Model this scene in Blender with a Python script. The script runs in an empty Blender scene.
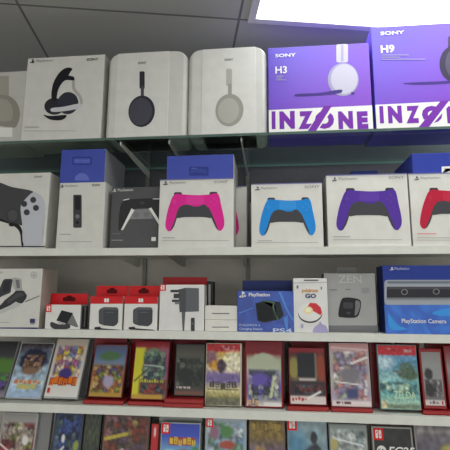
import bpy, bmesh, math, random
from mathutils import Vector, Matrix, noise

S = bpy.context.scene
COL = S.collection
R = math.radians

# ------------------------------------------------------------------ camera
F = 430.0
EYE = Vector((0.0, -1.05, 1.60))
PITCH = math.atan(72.0 / F)
YAW = R(6.0)
ROLL = R(0.3)
cd = bpy.data.cameras.new('camera')
cd.sensor_width = 36.0
cd.lens = 36.0 * F / 450.0
cd.clip_start = 0.02
cam = bpy.data.objects.new('camera', cd)
cam.location = EYE
cam.rotation_euler = (Matrix.Rotation(YAW, 3, 'Z') @ Matrix.Rotation(R(90) + PITCH, 3, 'X') @ Matrix.Rotation(ROLL, 3, 'Z')).to_euler()
COL.objects.link(cam)
S.camera = cam
ROT = cam.rotation_euler.to_matrix()


def ray(px, py):
    return ROT @ Vector(((px - 225.0) / F, (225.0 - py) / F, -1.0))


def atY(px, py, Y):
    d = ray(px, py)
    return EYE + d * ((Y - EYE.y) / d.y)


def atZ(px, py, Z):
    d = ray(px, py)
    return EYE + d * ((Z - EYE.z) / d.z)


def at_plane(px, py, p0, n):
    d = ray(px, py)
    return EYE + d * ((p0 - EYE).dot(n) / d.dot(n))


# ------------------------------------------------------------------ materials
def lin(c):
    c = max(0.0, c / 255.0)
    return c / 12.92 if c <= 0.04045 else ((c + 0.055) / 1.055) ** 2.4


def L3(c):
    return (lin(c[0]), lin(c[1]), lin(c[2]))


_m = {}


def mat(c, rough=0.5, metal=0.0, spec=0.18, var=0.04, coat=0.0):
    """plain paint or printed card, with a faint procedural mottling"""
    k = (tuple(c), rough, metal, spec, var, coat)
    if k in _m:
        return _m[k]
    m = bpy.data.materials.new('paint')
    m.use_nodes = True
    nt = m.node_tree
    b = nt.nodes['Principled BSDF']
    b.inputs['Roughness'].default_value = rough
    b.inputs['Metallic'].default_value = metal
    b.inputs['Specular IOR Level'].default_value = spec
    b.inputs['Coat Weight'].default_value = coat
    b.inputs['Coat Roughness'].default_value = 0.15
    l = L3(c)
    if var > 0:
        tc = nt.nodes.new('ShaderNodeTexCoord')
        nz = nt.nodes.new('ShaderNodeTexNoise')
        nz.inputs['Scale'].default_value = 35.0
        nz.inputs['Detail'].default_value = 4.0
        rp = nt.nodes.new('ShaderNodeValToRGB')
        rp.color_ramp.elements[0].position = 0.3
        rp.color_ramp.elements[1].position = 0.7
        rp.color_ramp.elements[0].color = tuple(x * (1 - var) for x in l) + (1,)
        rp.color_ramp.elements[1].color = tuple(min(1, x * (1 + var)) for x in l) + (1,)
        nt.links.new(tc.outputs['Object'], nz.inputs['Vector'])
        nt.links.new(nz.outputs['Fac'], rp.inputs['Fac'])
        nt.links.new(rp.outputs['Color'], b.inputs['Base Color'])
    else:
        b.inputs['Base Color'].default_value = l + (1,)
    _m[k] = m
    return m


def art_mat():
    if 'art' in _m:
        return _m['art']
    m = bpy.data.materials.new('printed_cover')
    m.use_nodes = True
    nt = m.node_tree
    b = nt.nodes['Principled BSDF']
    a = nt.nodes.new('ShaderNodeVertexColor')
    a.layer_name = 'print'
    nt.links.new(a.outputs['Color'], b.inputs['Base Color'])
    b.inputs['Roughness'].default_value = 0.5
    b.inputs['Specular IOR Level'].default_value = 0.2
    b.inputs['Coat Weight'].default_value = 0.16
    b.inputs['Coat Roughness'].default_value = 0.16
    tc = nt.nodes.new('ShaderNodeTexCoord')
    nz = nt.nodes.new('ShaderNodeTexNoise')
    nz.inputs['Scale'].default_value = 38.0
    nz.inputs['Detail'].default_value = 2.0
    nz.inputs['Distortion'].default_value = 1.3
    bp = nt.nodes.new('ShaderNodeBump')
    bp.inputs['Strength'].default_value = 0.35
    bp.inputs['Distance'].default_value = 0.004
    nt.links.new(tc.outputs['Object'], nz.inputs['Vector'])
    nt.links.new(nz.outputs['Fac'], bp.inputs['Height'])
    nt.links.new(bp.outputs['Normal'], b.inputs['Coat Normal'])
    _m['art'] = m
    return m


def glass_mat():
    if 'glass' in _m:
        return _m['glass']
    m = bpy.data.materials.new('shelf_glass')
    m.use_nodes = True
    nt = m.node_tree
    nt.nodes.clear()
    out = nt.nodes.new('ShaderNodeOutputMaterial')
    mix = nt.nodes.new('ShaderNodeMixShader')
    tr = nt.nodes.new('ShaderNodeBsdfTransparent')
    tr.inputs['Color'].default_value = (0.88, 0.95, 0.93, 1)
    gl = nt.nodes.new('ShaderNodeBsdfGlossy')
    gl.inputs['Roughness'].default_value = 0.04
    gl.inputs['Color'].default_value = (0.9, 0.97, 0.95, 1)
    fr = nt.nodes.new('ShaderNodeFresnel')
    ge = nt.nodes.new('ShaderNodeNewGeometry')
    mm = nt.nodes.new('ShaderNodeMapRange')   # the same polish on the face the light leaves by
    mm.inputs['To Min'].default_value = 1.5
    mm.inputs['To Max'].default_value = 1 / 1.5
    nt.links.new(ge.outputs['Backfacing'], mm.inputs['Value'])
    nt.links.new(mm.outputs[0], fr.inputs['IOR'])
    nt.links.new(fr.outputs[0], mix.inputs[0])
    nt.links.new(tr.outputs[0], mix.inputs[1])
    nt.links.new(gl.outputs[0], mix.inputs[2])
    nt.links.new(mix.outputs[0], out.inputs[0])
    _m['glass'] = m
    return m


def emit_mat(c, s):
    m = bpy.data.materials.new('lit_diffuser')
    m.use_nodes = True
    b = m.node_tree.nodes['Principled BSDF']
    b.inputs['Base Color'].default_value = (0.8, 0.8, 0.8, 1)
    b.inputs['Emission Color'].default_value = L3(c) + (1,)
    b.inputs['Emission Strength'].default_value = s
    return m


# ------------------------------------------------------------------ mesh helpers
class MB:
    """collects shapes with several materials into one mesh"""

    def __init__(self):
        self.bm = bmesh.new()
        self.mats = []

    def mi(self, m):
        if m not in self.mats:
            self.mats.append(m)
        return self.mats.index(m)

    def box(self, x0, x1, y0, y1, z0, z1, m, bev=0.0, seg=2, sides=None):
        tmp = bmesh.new()
        vs = [tmp.verts.new((x, y, z)) for x in (x0, x1) for y in (y0, y1) for z in (z0, z1)]
        fs = {'left': (0, 1, 3, 2), 'right': (4, 6, 7, 5), 'front': (0, 4, 5, 1), 'back': (2, 3, 7, 6),
              'bottom': (0, 2, 6, 4), 'top': (1, 5, 7, 3)}
        for k, idx in fs.items():
            f = tmp.faces.new([vs[i] for i in idx])
            f.material_index = self.mi((sides or {}).get(k, m))
        if bev > 0:
            bmesh.ops.bevel(tmp, geom=list(tmp.edges), offset=bev, segments=seg, profile=0.5, affect='EDGES',
                            material=-1)
        self.join(tmp)

    def join(self, tmp):
        me = bpy.data.meshes.new('tmp')
        tmp.to_mesh(me)
        tmp.free()
        self.bm.from_mesh(me)
        bpy.data.meshes.remove(me)

    def poly(self, pts, m):
        """pts: 3D points, a flat printed patch"""
        vs = [self.bm.verts.new(p) for p in pts]
        try:
            f = self.bm.faces.new(vs)
        except ValueError:
            return
        f.material_index = self.mi(m)
        bmesh.ops.triangulate(self.bm, faces=[f])

    def loft(self, rings, m, cap=True):
        bvs = [[self.bm.verts.new(p) for p in r] for r in rings]
        n = len(rings[0])
        k = self.mi(m)
        for a, b in zip(bvs, bvs[1:]):
            for i in range(n):
                f = self.bm.faces.new((a[i], a[(i + 1) % n], b[(i + 1) % n], b[i]))
                f.material_index = k
                f.smooth = True
        if cap:
            for r in (bvs[0], list(reversed(bvs[-1]))):
                f = self.bm.faces.new(r)
                f.material_index = k

    def build(self, name, parent=None, loc=None, recalc=False, smooth=False):
        if recalc:
            bmesh.ops.recalc_face_normals(self.bm, faces=list(self.bm.faces))
        me = bpy.data.meshes.new(name)
        self.bm.to_mesh(me)
        self.bm.free()
        for m in self.mats:
            me.materials.append(m)
        if smooth:
            for p in me.polygons:
                p.use_smooth = True
        o = bpy.data.objects.new(name, me)
        COL.objects.link(o)
        if parent:
            o.parent = parent
        if loc is not None:
            o.location = loc
        return o


def thing(name, label, cat, loc=(0, 0, 0), group=None, rot=(0, 0, 0)):
    o = bpy.data.objects.new(name, None)
    o.empty_display_size = 0.02
    COL.objects.link(o)
    o.location = loc
    o.rotation_euler = rot
    o['label'] = label
    o['category'] = cat
    if group:
        o['group'] = group
    return o


def struct(o):
    o['kind'] = 'structure'
    return o


def smooth_closed(pts, n=5):
    out = []
    k = len(pts)
    for i in range(k):
        p0, p1, p2, p3 = pts[i - 1], pts[i], pts[(i + 1) % k], pts[(i + 2) % k]
        for j in range(n):
            t = j / n
            out.append(tuple(0.5 * (2 * p1[a] + (p2[a] - p0[a]) * t + (2 * p0[a] - 5 * p1[a] + 4 * p2[a] - p3[a]) * t * t
                                    + (3 * p1[a] - p0[a] - 3 * p2[a] + p3[a]) * t ** 3) for a in (0, 1)))
    return out


def ell(cx, cy, rx, ry, n=28, rot=0.0):
    c, s = math.cos(rot), math.sin(rot)
    return [(cx + rx * math.cos(t) * c - ry * math.sin(t) * s, cy + rx * math.cos(t) * s + ry * math.sin(t) * c)
            for t in [2 * math.pi * i / n for i in range(n)]]


def rect(x0, y0, x1, y1):
    return [(x0, y0), (x1, y0), (x1, y1), (x0, y1)]


def rrect(x0, y0, x1, y1, r, n=5):
    out = []
    for cx, cy, a in ((x1 - r, y1 - r, 0), (x0 + r, y1 - r, 90), (x0 + r, y0 + r, 180), (x1 - r, y0 + r, 270)):
        for i in range(n + 1):
            t = R(a + 90 * i / n)
            out.append((cx + r * math.cos(t), cy + r * math.sin(t)))
    return out


def text_polys(s, bold=0.0):
    """flat triangles of a word set in the built-in typeface, scaled to the unit square"""
    cu = bpy.data.curves.new('word', 'FONT')
    cu.body = s
    cu.offset = bold
    cu.resolution_u = 3
    ob = bpy.data.objects.new('word', cu)
    COL.objects.link(ob)
    dg = bpy.context.evaluated_depsgraph_get()
    me = bpy.data.meshes.new_from_object(ob.evaluated_get(dg))
    vs = [tuple(v.co[:2]) for v in me.vertices]
    fs = [tuple(p.vertices) for p in me.polygons]
    bpy.data.objects.remove(ob)
    bpy.data.curves.remove(cu)
    bpy.data.meshes.remove(me)
    x0 = min(v[0] for v in vs); x1 = max(v[0] for v in vs)
    y0 = min(v[1] for v in vs); y1 = max(v[1] for v in vs)
    return [((v[0] - x0) / (x1 - x0), (v[1] - y0) / (y1 - y0)) for v in vs], fs


LIFT = 0.00035


class Box:
    """a carton on a shelf; front face given by photo measurements, kept as real size"""

    def __init__(s, name, label, cat, l, r, top, z0, Y, depth, group=None, h=None, ym=None):
        zm_px = ym if ym is not None else None
        xm = (max(l, 0) + min(r, 450)) / 2
        z1 = z0 + h if h else atY(xm, top, Y).z
        # mid-height row in the picture
        zmid = (z0 + z1) / 2
        yy = top
        for _ in range(6):
            p = atY(xm, yy, Y)
            yy += (p.z - zmid) / max(1e-6, (p.z - atY(xm, yy + 1, Y).z))
        s.x0 = atY(l, yy, Y).x
        s.x1 = atY(r, yy, Y).x
        s.z0, s.z1, s.Y, s.d = z0, z1, Y, depth
        s.w = s.x1 - s.x0
        s.h = z1 - z0
        s.cx = (s.x0 + s.x1) / 2
        s.root = thing(name, label, cat, (s.cx, Y + depth / 2, z0), group)
        s.layer = 0

    # local coordinates of a photo point on the front face
    def loc(s, px, py, lift=0.0):
        p = atY(px, py, s.Y)
        return (p.x - s.cx, -s.d / 2 - lift, p.z - s.z0)

    def uv(s, u, v, lift=0.0):
        return (-s.w / 2 + u * s.w, -s.d / 2 - lift, v * s.h)

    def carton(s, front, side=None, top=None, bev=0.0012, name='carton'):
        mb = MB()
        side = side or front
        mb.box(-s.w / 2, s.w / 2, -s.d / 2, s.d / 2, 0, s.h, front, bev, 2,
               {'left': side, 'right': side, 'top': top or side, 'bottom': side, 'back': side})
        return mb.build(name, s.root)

    def print_(s, name, shapes, parent=None, space='px'):
        """shapes: list of (points, material) lying on the front face, later ones over earlier ones"""
        mb = MB()
        for pts, m in shapes:
            s.layer += 1
            up = LIFT * (0.4 + 0.35 * s.layer)
            if space == 'px':
                P = [s.loc(x, y, up) for x, y in pts]
            else:
                P = [s.uv(x, y, up) for x, y in pts]
            # clip to the face
            P = [(min(s.w / 2, max(-s.w / 2, a)), b, min(s.h, max(0, c))) for a, b, c in P]
            mb.poly(P, m)
        o = mb.build(name, parent or s.root)
        # all faces look to the front
        for p in o.data.polygons:
            if p.normal.y > 0:
                p.flip()
        return o

    def word(s, name, txt, x0, ytop, x1, ybot, m, bold=0.0, label=None, mb=None):
        """word filling the photo rectangle on the front face"""
        vs, fs = text_polys(txt, bold)
        s.layer += 1
        up = LIFT * (0.4 + 0.35 * s.layer)
        own = mb is None
        if own:
            mb = MB()
        a = s.loc(x0, ybot, up)
        b = s.loc(x1, ybot, up)
        c = s.loc(x0, ytop, up)
        k = mb.mi(m)
        bv = []
        for u, v in vs:
            bv.append(mb.bm.verts.new((a[0] + u * (b[0] - a[0]), -s.d / 2 - up, a[2] + v * (c[2] - a[2]))))
        for f in fs:
            try:
                ff = mb.bm.faces.new([bv[i] for i in f])
                ff.material_index = k
            except ValueError:
                pass
        if own:
            o = mb.build(name, s.root)
            if label:
                o['label'] = label
            return o


def T(pts, ox, oy, k):
    """crop measurements to photo pixels"""
    return [(ox + x / k, oy + y / k) for x, y in pts]


# ------------------------------------------------------------------ logos (generic drawing of the marks that stand on the packs)
def shapes_logo(cx, cy, h, m):
    """the upright P over a swoosh"""
    k = h / 10.0
    P = lambda pts: [(cx + x * k, cy + y * k) for x, y in pts]
    return [(P([(-1.2, -5), (0.4, -4.6), (2.6, -3.6), (3.0, -1.8), (2.2, -0.6), (0.6, -1.0), (0.6, -3.2), (0.2, -3.4),
                (0.2, 5), (-1.2, 4.4)]), m),
            (P([(-5.5, 2.6), (-1.8, 1.0), (-1.8, 2.2), (-3.6, 3.0), (-1.8, 3.2), (-1.8, 4.2), (-4.6, 4.2)]), m),
            (P([(0.9, 1.2), (3.6, 0.6), (5.6, 1.8), (4.6, 3.0), (0.9, 4.2), (0.9, 3.0), (3.4, 2.0), (0.9, 2.4)]), m)]


def pad_logo(x0, y0, x1, y1, red, white):
    """red square with the two white handles"""
    w, h = x1 - x0, y1 - y0
    return [(rect(x0, y0, x1, y1), red),
            (rrect(x0 + .2 * w, y0 + .15 * h, x0 + .46 * w, y0 + .85 * h, .1 * w, 3), white),
            (rrect(x0 + .54 * w, y0 + .15 * h, x0 + .8 * w, y0 + .85 * h, .1 * w, 3), white),
            (ell(x0 + .33 * w, y0 + .34 * h, .07 * w, .07 * h, 10), red),
            (ell(x0 + .67 * w, y0 + .58 * h, .07 * w, .07 * h, 10), red)]


# controller drawing, measured once (x 47..222, y 158..272) and fitted to a rectangle
CTRL = [(62, 185), (70, 168), (80, 162), (102, 164), (140, 166), (176, 164), (198, 160), (207, 168), (213, 195), (221, 232), (222, 255),
        (214, 270), (204, 270), (195, 258), (183, 232), (160, 230), (105, 230), (82, 232), (72, 258), (64, 271), (54, 272),
        (47, 260), (48, 240), (54, 210)]
CTRL_IN = [(92, 198), (112, 194), (130, 199), (148, 199), (160, 193), (170, 198), (178, 212), (184, 233), (160, 231), (105, 231), (81, 233), (86, 212)]
CTRL_LEG1 = [(81, 233), (88, 205), (82, 214), (72, 246), (62, 270), (72, 259)]
CTRL_LEG2 = [(184, 233), (174, 202), (182, 214), (196, 246), (204, 269), (195, 257)]


def controller(x0, y0, x1, y1, body, dark, mid, light):
    f = lambda pts: [(x0 + (x - 47) / 175 * (x1 - x0), y0 + (y - 158) / 114 * (y1 - y0)) for x, y in pts]
    out = [(f(rrect(72, 157, 96, 172, 5, 3)), mid), (f(rrect(178, 156, 202, 170, 5, 3)), mid),
           (f(smooth_closed(CTRL, 4)), body), (f(smooth_closed(CTRL_IN, 4)), dark),
           (f(smooth_closed(CTRL_LEG1, 4)), dark), (f(smooth_closed(CTRL_LEG2, 4)), dark),
           
           (f(rrect(108, 168, 162, 194, 8, 4)), light)]
    for x, y in ((192, 176), (201, 185), (183, 186), (192, 195)):
        out.append((f(ell(x, y, 3.2, 3.2, 10)), light))
    for pts in (rrect(72, 178, 77, 194, 2, 2), rrect(67, 184, 82, 188, 2, 2)):
        out.append((f(pts), light))
    return out


# ------------------------------------------------------------------ room
CEIL = 2.375
WALLY = 0.31
white_paint = mat((205, 205, 200), 0.6)


def slab(name, x0, x1, y0, y1, z0, z1, m):
    mb = MB()
    mb.box(x0, x1, y0, y1, z0, z1, m)
    return struct(mb.build(name))


slab('floor', -3.0, 3.2, -4.0, WALLY, -0.05, 0.0, mat((128, 124, 118), 0.4))
slab('wall_back', -3.0, 3.2, WALLY, WALLY + 0.1, 0.0, CEIL, mat((96, 98, 102), 0.6))
slab('trim_1', -0.95, 0.95, WALLY - 0.0085, WALLY - 0.0002, 0.9, 1.90, mat((186, 182, 174), 0.5))
slab('wall_left', -3.1, -3.0, -4.0, WALLY, 0.0, CEIL, mat((170, 170, 166), 0.6))
slab('wall_right', 3.2, 3.3, -4.0, WALLY, 0.0, CEIL, mat((190, 190, 186), 0.6))

# ceiling: square tiles, the grid turned a little against the shelves
GA = R(11.5)
g0 = atZ(239, 19.5, CEIL)


def ceiling_mat():
    m = bpy.data.materials.new('ceiling_tiles')
    m.use_nodes = True
    nt = m.node_tree
    b = nt.nodes['Principled BSDF']
    b.inputs['Roughness'].default_value = 0.8
    tc = nt.nodes.new('ShaderNodeTexCoord')
    br = nt.nodes.new('ShaderNodeTexBrick')
    br.offset = 0.0
    br.inputs['Scale'].default_value = 1.0
    br.inputs['Brick Width'].default_value = 0.6
    br.inputs['Row Height'].default_value = 0.6
    br.inputs['Mortar Size'].default_value = 0.004
    br.inputs['Mortar Smooth'].default_value = 0.3
    br.inputs['Color1'].default_value = L3((196, 196, 193)) + (1,)
    br.inputs['Color2'].default_value = L3((200, 200, 197)) + (1,)
    br.inputs['Mortar'].default_value = L3((128, 128, 126)) + (1,)
    nt.links.new(tc.outputs['Object'], br.inputs['Vector'])
    nt.links.new(br.outputs['Color'], b.inputs['Base Color'])
    bp = nt.nodes.new('ShaderNodeBump')
    bp.inputs['Strength'].default_value = 0.5
    bp.inputs['Distance'].default_value = 0.003
    bp.invert = True
    nt.links.new(br.outputs['Fac'], bp.inputs['Height'])
    nt.links.new(bp.outputs['Normal'], b.inputs['Normal'])
    return m


mb = MB()
mb.box(-4.5, 4.5, -5.0, 1.2, 0.0, 0.05, ceiling_mat())
ce = struct(mb.build('ceiling', None, (g0.x, g0.y, CEIL)))
ce.rotation_euler.z = GA

frame_m = mat((225, 225, 222), 0.4)
diff_m = emit_mat((250, 252, 250), 2.9)
AX = Vector((math.cos(GA), math.sin(GA), 0))
AY = Vector((-math.sin(GA), math.cos(GA), 0))


def ceiling_light(i, j, label, ni=2):
    """a flush panel filling one or two tiles; i, j count tiles from the corner seen above the shelf"""
    c = Vector((g0.x, g0.y, CEIL)) + AX * (0.6 * i + 0.3 * ni + 0.012) + AY * (0.6 * j - 0.3)
    t = thing('ceiling_light', label, 'ceiling light', (c.x, c.y, CEIL - 0.012), 'flush ceiling light panels', (0, 0, GA))
    hx, hy = 0.3 * ni - 0.012, 0.296
    f = MB()
    for a in ((-hx, hx, -hy, -hy + .02), (-hx, hx, hy - .02, hy), (-hx, -hx + .02, -hy + .02, hy - .02), (hx - .02, hx, -hy + .02, hy - .02)):
        f.box(a[0], a[1], a[2], a[3], 0, 0.012, frame_m)
    f.build('frame', t)
    d = MB()
    d.box(-hx + .02, hx - .02, -hy + .02, hy - .02, 0.003, 0.011, diff_m)
    d.build('diffuser', t)
    return t


ceiling_light(0, 0, 'bright flush ceiling panel above the two purple boxes')
ceiling_light(-3, -3, 'bright ceiling panel out over the aisle, left of the shelves')
ceiling_light(0, -3, 'bright ceiling panel out over the aisle, facing the shelves')

# ------------------------------------------------------------------ shelving
Z1 = atY(225, 133.8, 0).z          # top of the glass
Z2 = atY(225, 247.2, 0).z
Z3 = atY(225, 331.7, 0).z
Z4 = atY(225, 410, 0).z
Z5 = Z4 - 0.182
steel = mat((220, 221, 212), 0.45)
steel_d = mat((176, 178, 174), 0.45, spec=0.5)
XL, XR = -0.95, 0.95


def shelf(label, z):
    t = thing('shelf', label, 'shelf', (0, 0.15, z - 0.019), 'white steel shelves')
    mb = MB()
    # folded sheet: deck, front lip with a return, back flange
    prof = [(0.0, 0.019), (0.0, 0.0), (0.016, 0.0), (0.016, 0.0012), (0.0014, 0.0014), (0.0014, 0.0176), (0.30, 0.0176), (0.30, 0.019)]
    ys = [(XL, 0), (XR, 0)]
    rings = [[(x, y - 0.15, zz) for y, zz in prof] for x, _ in ys]
    bvs = [[mb.bm.verts.new(p) for p in r] for r in rings]
    k = mb.mi(steel)
    n = len(prof)
    for i in range(n):
        f = mb.bm.faces.new((bvs[0][i], bvs[1][i], bvs[1][(i + 1) % n], bvs[0][(i + 1) % n]))
    for r in bvs:
        f = mb.bm.faces.new(r)
        bmesh.ops.triangulate(mb.bm, faces=[f])
    mb.build('shelf_board', t, recalc=True)
    return t


shelf('white steel shelf under the row of controller boxes', Z2)
shelf('white steel shelf under the charger and accessory boxes', Z3)
shelf('white steel shelf under the upper row of game cases', Z4)
shelf('white steel shelf under the lowest row of game cases', Z5)

# glass shelf: two panes meeting above the first bracket
gx = atY(116, 140, 0).x
for (a, b, lab) in ((XL, gx - 0.0015, 'greenish glass shelf pane under the leftmost headset boxes'),
                    (gx + 0.0015, XR, 'greenish glass shelf pane under the purple boxes and round-cornered headphone boxes')):
    mb = MB()
    edge = mat((84, 106, 98), 0.15, spec=0.6, var=0)
    mb.box(a, b, 0.0, 0.27, -0.007, 0.0, glass_mat(), 0, 2, {'front': edge, 'back': mat((130, 170, 155), 0.2, var=0), 'left': edge, 'right': edge})
    o = mb.build('glass_shelf', None, (0, 0, Z1))
    o['label'] = lab
    o['category'] = 'shelf'
    o['group'] = 'glass shelf panes'


def bracket(x, z, label, h=0.022, m=steel, L=0.262, drop=0.0):
    """tapered flat arm hooked into the wall strip"""
    mb = MB()
    y1 = 0.29
    pr = [(0.012, 0.0), (y1, 0.0), (y1, -h), (y1 - 0.05, -h), (0.012, -0.010)]
    for a in (-0.0016, 0.0016):
        pass
    A = [mb.bm.verts.new((-0.0018, y, zz)) for y, zz in pr]
    B = [mb.bm.verts.new((0.0018, y, zz)) for y, zz in pr]
    k = mb.mi(m)
    n = len(pr)
    mb.bm.faces.new(A)
    mb.bm.faces.new(list(reversed(B)))
    for i in range(n):
        mb.bm.faces.new((A[i], A[(i + 1) % n], B[(i + 1) % n], B[i]))
    o = mb.build('shelf_bracket', None, (x, 0, z), recalc=True)
    o['label'] = label
    o['category'] = 'bracket'
    o['group'] = 'shelf brackets'
    return o


bx1, bx2, bx3 = atY(119, 142, 0).x, atY(168, 142, 0).x, atY(241, 142, 0).x
bracket(bx1, Z1 - 0.0075, 'pale bracket under the glass shelf, above the black controller box')
bracket(bx2, Z1 - 0.0075, 'bracket under the glass shelf, above the blue carton on pink controller boxes', m=steel_d)
bracket(bx3, Z1 - 0.0075, 'bracket under the glass shelf, above the blue controller box', m=steel_d)
b2 = (atY(107, 258, 0.012).x, atY(163, 258, 0.012).x, atY(240, 258, 0.012).x)
bracket(b2[0], Z2 - 0.0016, 'pale bracket under the controller shelf, above the twin red adapter boxes', 0.026)
bracket(b2[1], Z2 - 0.0016, 'bracket under the controller shelf, above the power supply box', 0.026, steel_d)
bracket(b2[2], Z2 - 0.0016, 'bracket under the controller shelf, above the blue charging station box', 0.026)

for px, lab in ((145, 'slotted wall strip behind the twin red adapter boxes'), (248, 'slotted wall strip behind the blue charging station box')):
    x = atY(px, 270, 0.30).x
    mb = MB()
    dk = mat((136, 136, 132), 0.5)
    mb.box(-0.006, 0.006, 0.0, 0.0105, 0.0, 1.0, dk, 0.001)
    s_ = mb.build('wall_strip', None, (x, 0.2905, 1.0))
    s_['label'] = lab
    s_['category'] = 'wall strip'
    s_['group'] = 'slotted wall strips'

# ------------------------------------------------------------------ colours
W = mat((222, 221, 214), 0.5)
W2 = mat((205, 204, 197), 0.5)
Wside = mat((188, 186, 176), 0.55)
K = mat((34, 34, 38), 0.4, var=0)
DG = mat((66, 66, 70), 0.45, var=0)
MG = mat((120, 121, 122), 0.5, var=0)
LG = mat((176, 175, 170), 0.5, var=0)
PW = mat((232, 232, 228), 0.5, var=0)
BL = mat((70, 84, 172), 0.45)
BLd = mat((52, 62, 140), 0.45, var=0)
BLl = mat((104, 118, 200), 0.45, var=0)

# ================================================================== top row, on the glass
YF = 0.004
# --- headphone carton cut by the left edge
b = Box('headphone_box', 'pale carton with beige headphones pictured, cut off at the far left of the glass shelf', 'box', -48, 24.5, 71.5, Z1, 0.02, 0.12)
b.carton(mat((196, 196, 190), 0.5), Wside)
bg = mat((148, 145, 134), 0.5, var=0)
bg2 = mat((165, 162, 151), 0.5, var=0)
b.print_('product_picture', [(rect(-22, 76, 9, 102), bg2), (smooth_closed([(-26, 100), (-6, 95), (9, 96), (17, 103), (20, 113), (18, 123), (13, 128), (-6, 125), (-26, 125)], 5), bg),
                             (smooth_closed([(-20, 102), (-4, 99), (7, 100), (12, 107), (13, 114), (10, 121), (-4, 121), (-20, 121)], 5), bg2),
                             (rect(-48, 127.5, 12.5, 137), PW)])

# --- white headset carton
b = Box('headset_box', 'white square carton showing a black and white gaming headset', 'box', 24.5, 102.7, 56.5, Z1, YF, 0.11)
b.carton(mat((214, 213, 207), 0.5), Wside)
q = lambda pts: T(pts, 20, 50, 5)
b.print_('product_picture', [
    (q(smooth_closed([(262, 140), (273, 150), (276, 190), (308, 232), (314, 272), (302, 272), (296, 240), (262, 196)], 4)), LG),
    (q(ell(172, 282, 50, 42)), mat((50, 50, 56), 0.4, var=0)), (q(ell(240, 266, 52, 56, rot=.3)), mat((52, 55, 66), 0.4, var=0)),
    (q(smooth_closed([(158, 240), (163, 180), (185, 130), (215, 98), (245, 88), (262, 98), (240, 125), (268, 134), (270, 152), (228, 152), (202, 178), (188, 212), (180, 252)], 5)), K),
    (q(smooth_closed([(158, 292), (220, 284), (302, 268), (308, 288), (240, 304), (165, 310)], 5)), mat((205, 205, 210), 0.4, var=0)),
    (q(smooth_closed([(118, 325), (150, 330), (190, 328), (232, 326), (225, 342), (200, 352), (150, 348)], 5)), K)])
b.print_('brand_logo', shapes_logo(32.7, 61.4, 4.2, DG))
b.word('brand_lettering', 'PlayStation', 36.6, 60, 53, 63, MG)
b.word('maker_lettering', 'SONY', 86.8, 58.6, 98.6, 61.2, DG, 0.02)
b.print_('small_print', [(q(rect(25, 384, 98, 389)), LG), (q(rect(22, 404, 280, 407)), LG)])


# --- two round-cornered headphone cartons
def round_box(name, label, l, r, top, panel, cup, pic, sony, sonycol):
    Y = 0.006
    d = 0.115
    b = Box(name, label, 'box', l, r, top, Z1, Y, d, 'round-cornered headphone cartons')
    shell = mat((208, 208, 203), 0.45)
    mb = MB()
    rings = []
    steps = [(0.0, 0.012), (0.0012, 0.0086), (0.004, 0.0046), (0.008, 0.0018), (0.014, 0.0), (d - 0.02, 0.0), (d - .006, 0.004), (d, 0.010)]
    for yy, ins in steps:
        wx = b.w / 2 - ins
        hz = b.h - ins * 0.06
        rr = max(0.012, 0.026 - ins * 0.5)
        ring = []
        for cx, cz, a0, rad in ((wx - rr, hz - rr, 0, rr), (-wx + rr, hz - rr, 90, rr), (-wx + .008, .008, 180, .008), (wx - .008, .008, 270, .008)):
            for i in range(7):
                t = R(a0 + 15 * i)
                ring.append((cx + rad * math.cos(t), -d / 2 + yy, cz + rad * math.sin(t)))
        rings.append(ring)
    mb.loft(rings, shell)
    mb.build('box_shell', b.root, recalc=True)
    # printed sleeve lying round the middle
    x0, x1 = panel
    pts = [b.loc(x0, (top + 134) / 2, 0)[0], b.loc(x1, (top + 134) / 2, 0)[0]]
    sl = MB()
    sl.box(pts[0], pts[1], -d / 2 - 0.0008, d / 2 - 0.01, 0.0, b.h + 0.0005, mat((217, 217, 212), 0.5), 0.0004)
    sl.build('sleeve', b.root)
    b.layer = 7
    b.print_('product_picture', pic)
    b.word('brand_lettering', 'SONY', sony[0], sony[1], sony[2], sony[3], sonycol, 0.02)
    return b


hb = mat((50, 50, 58), 0.5, var=0)
hb2 = mat((74, 74, 84), 0.5, var=0)
round_box('headphone_box', 'pale round-cornered carton with black over-ear headphones pictured', 106.5, 187, 52.5, (116, 168.5), None,
          [(rrect(139.6, 71.5, 144.8, 89, 1.5), hb), (rect(141, 86, 144, 98), hb2), (ell(141.8, 111.5, 13.2, 15.8, rot=.12), hb), (ell(141.0, 111.8, 11.4, 13.8, rot=.12), hb2)],
          (138.2, 62.2, 146.5, 64.6), DG)
hs = mat((160, 159, 150), 0.5, var=0)
hs2 = mat((180, 179, 171), 0.5, var=0)
round_box('headphone_box', 'pale round-cornered carton with silver over-ear headphones pictured', 187.7, 267, 48.5, (201.8, 256), None,
          [(rrect(226.2, 69, 232, 86, 1.5), hs2), (rect(228, 84, 231.8, 97), hs), (ell(229.5, 110.3, 14, 16.3, rot=.15), hs), (ell(228.6, 110.8, 10.5, 12.6, rot=.15), hs2)],
          (224.6, 59, 233.4, 61.4), MG)


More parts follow.
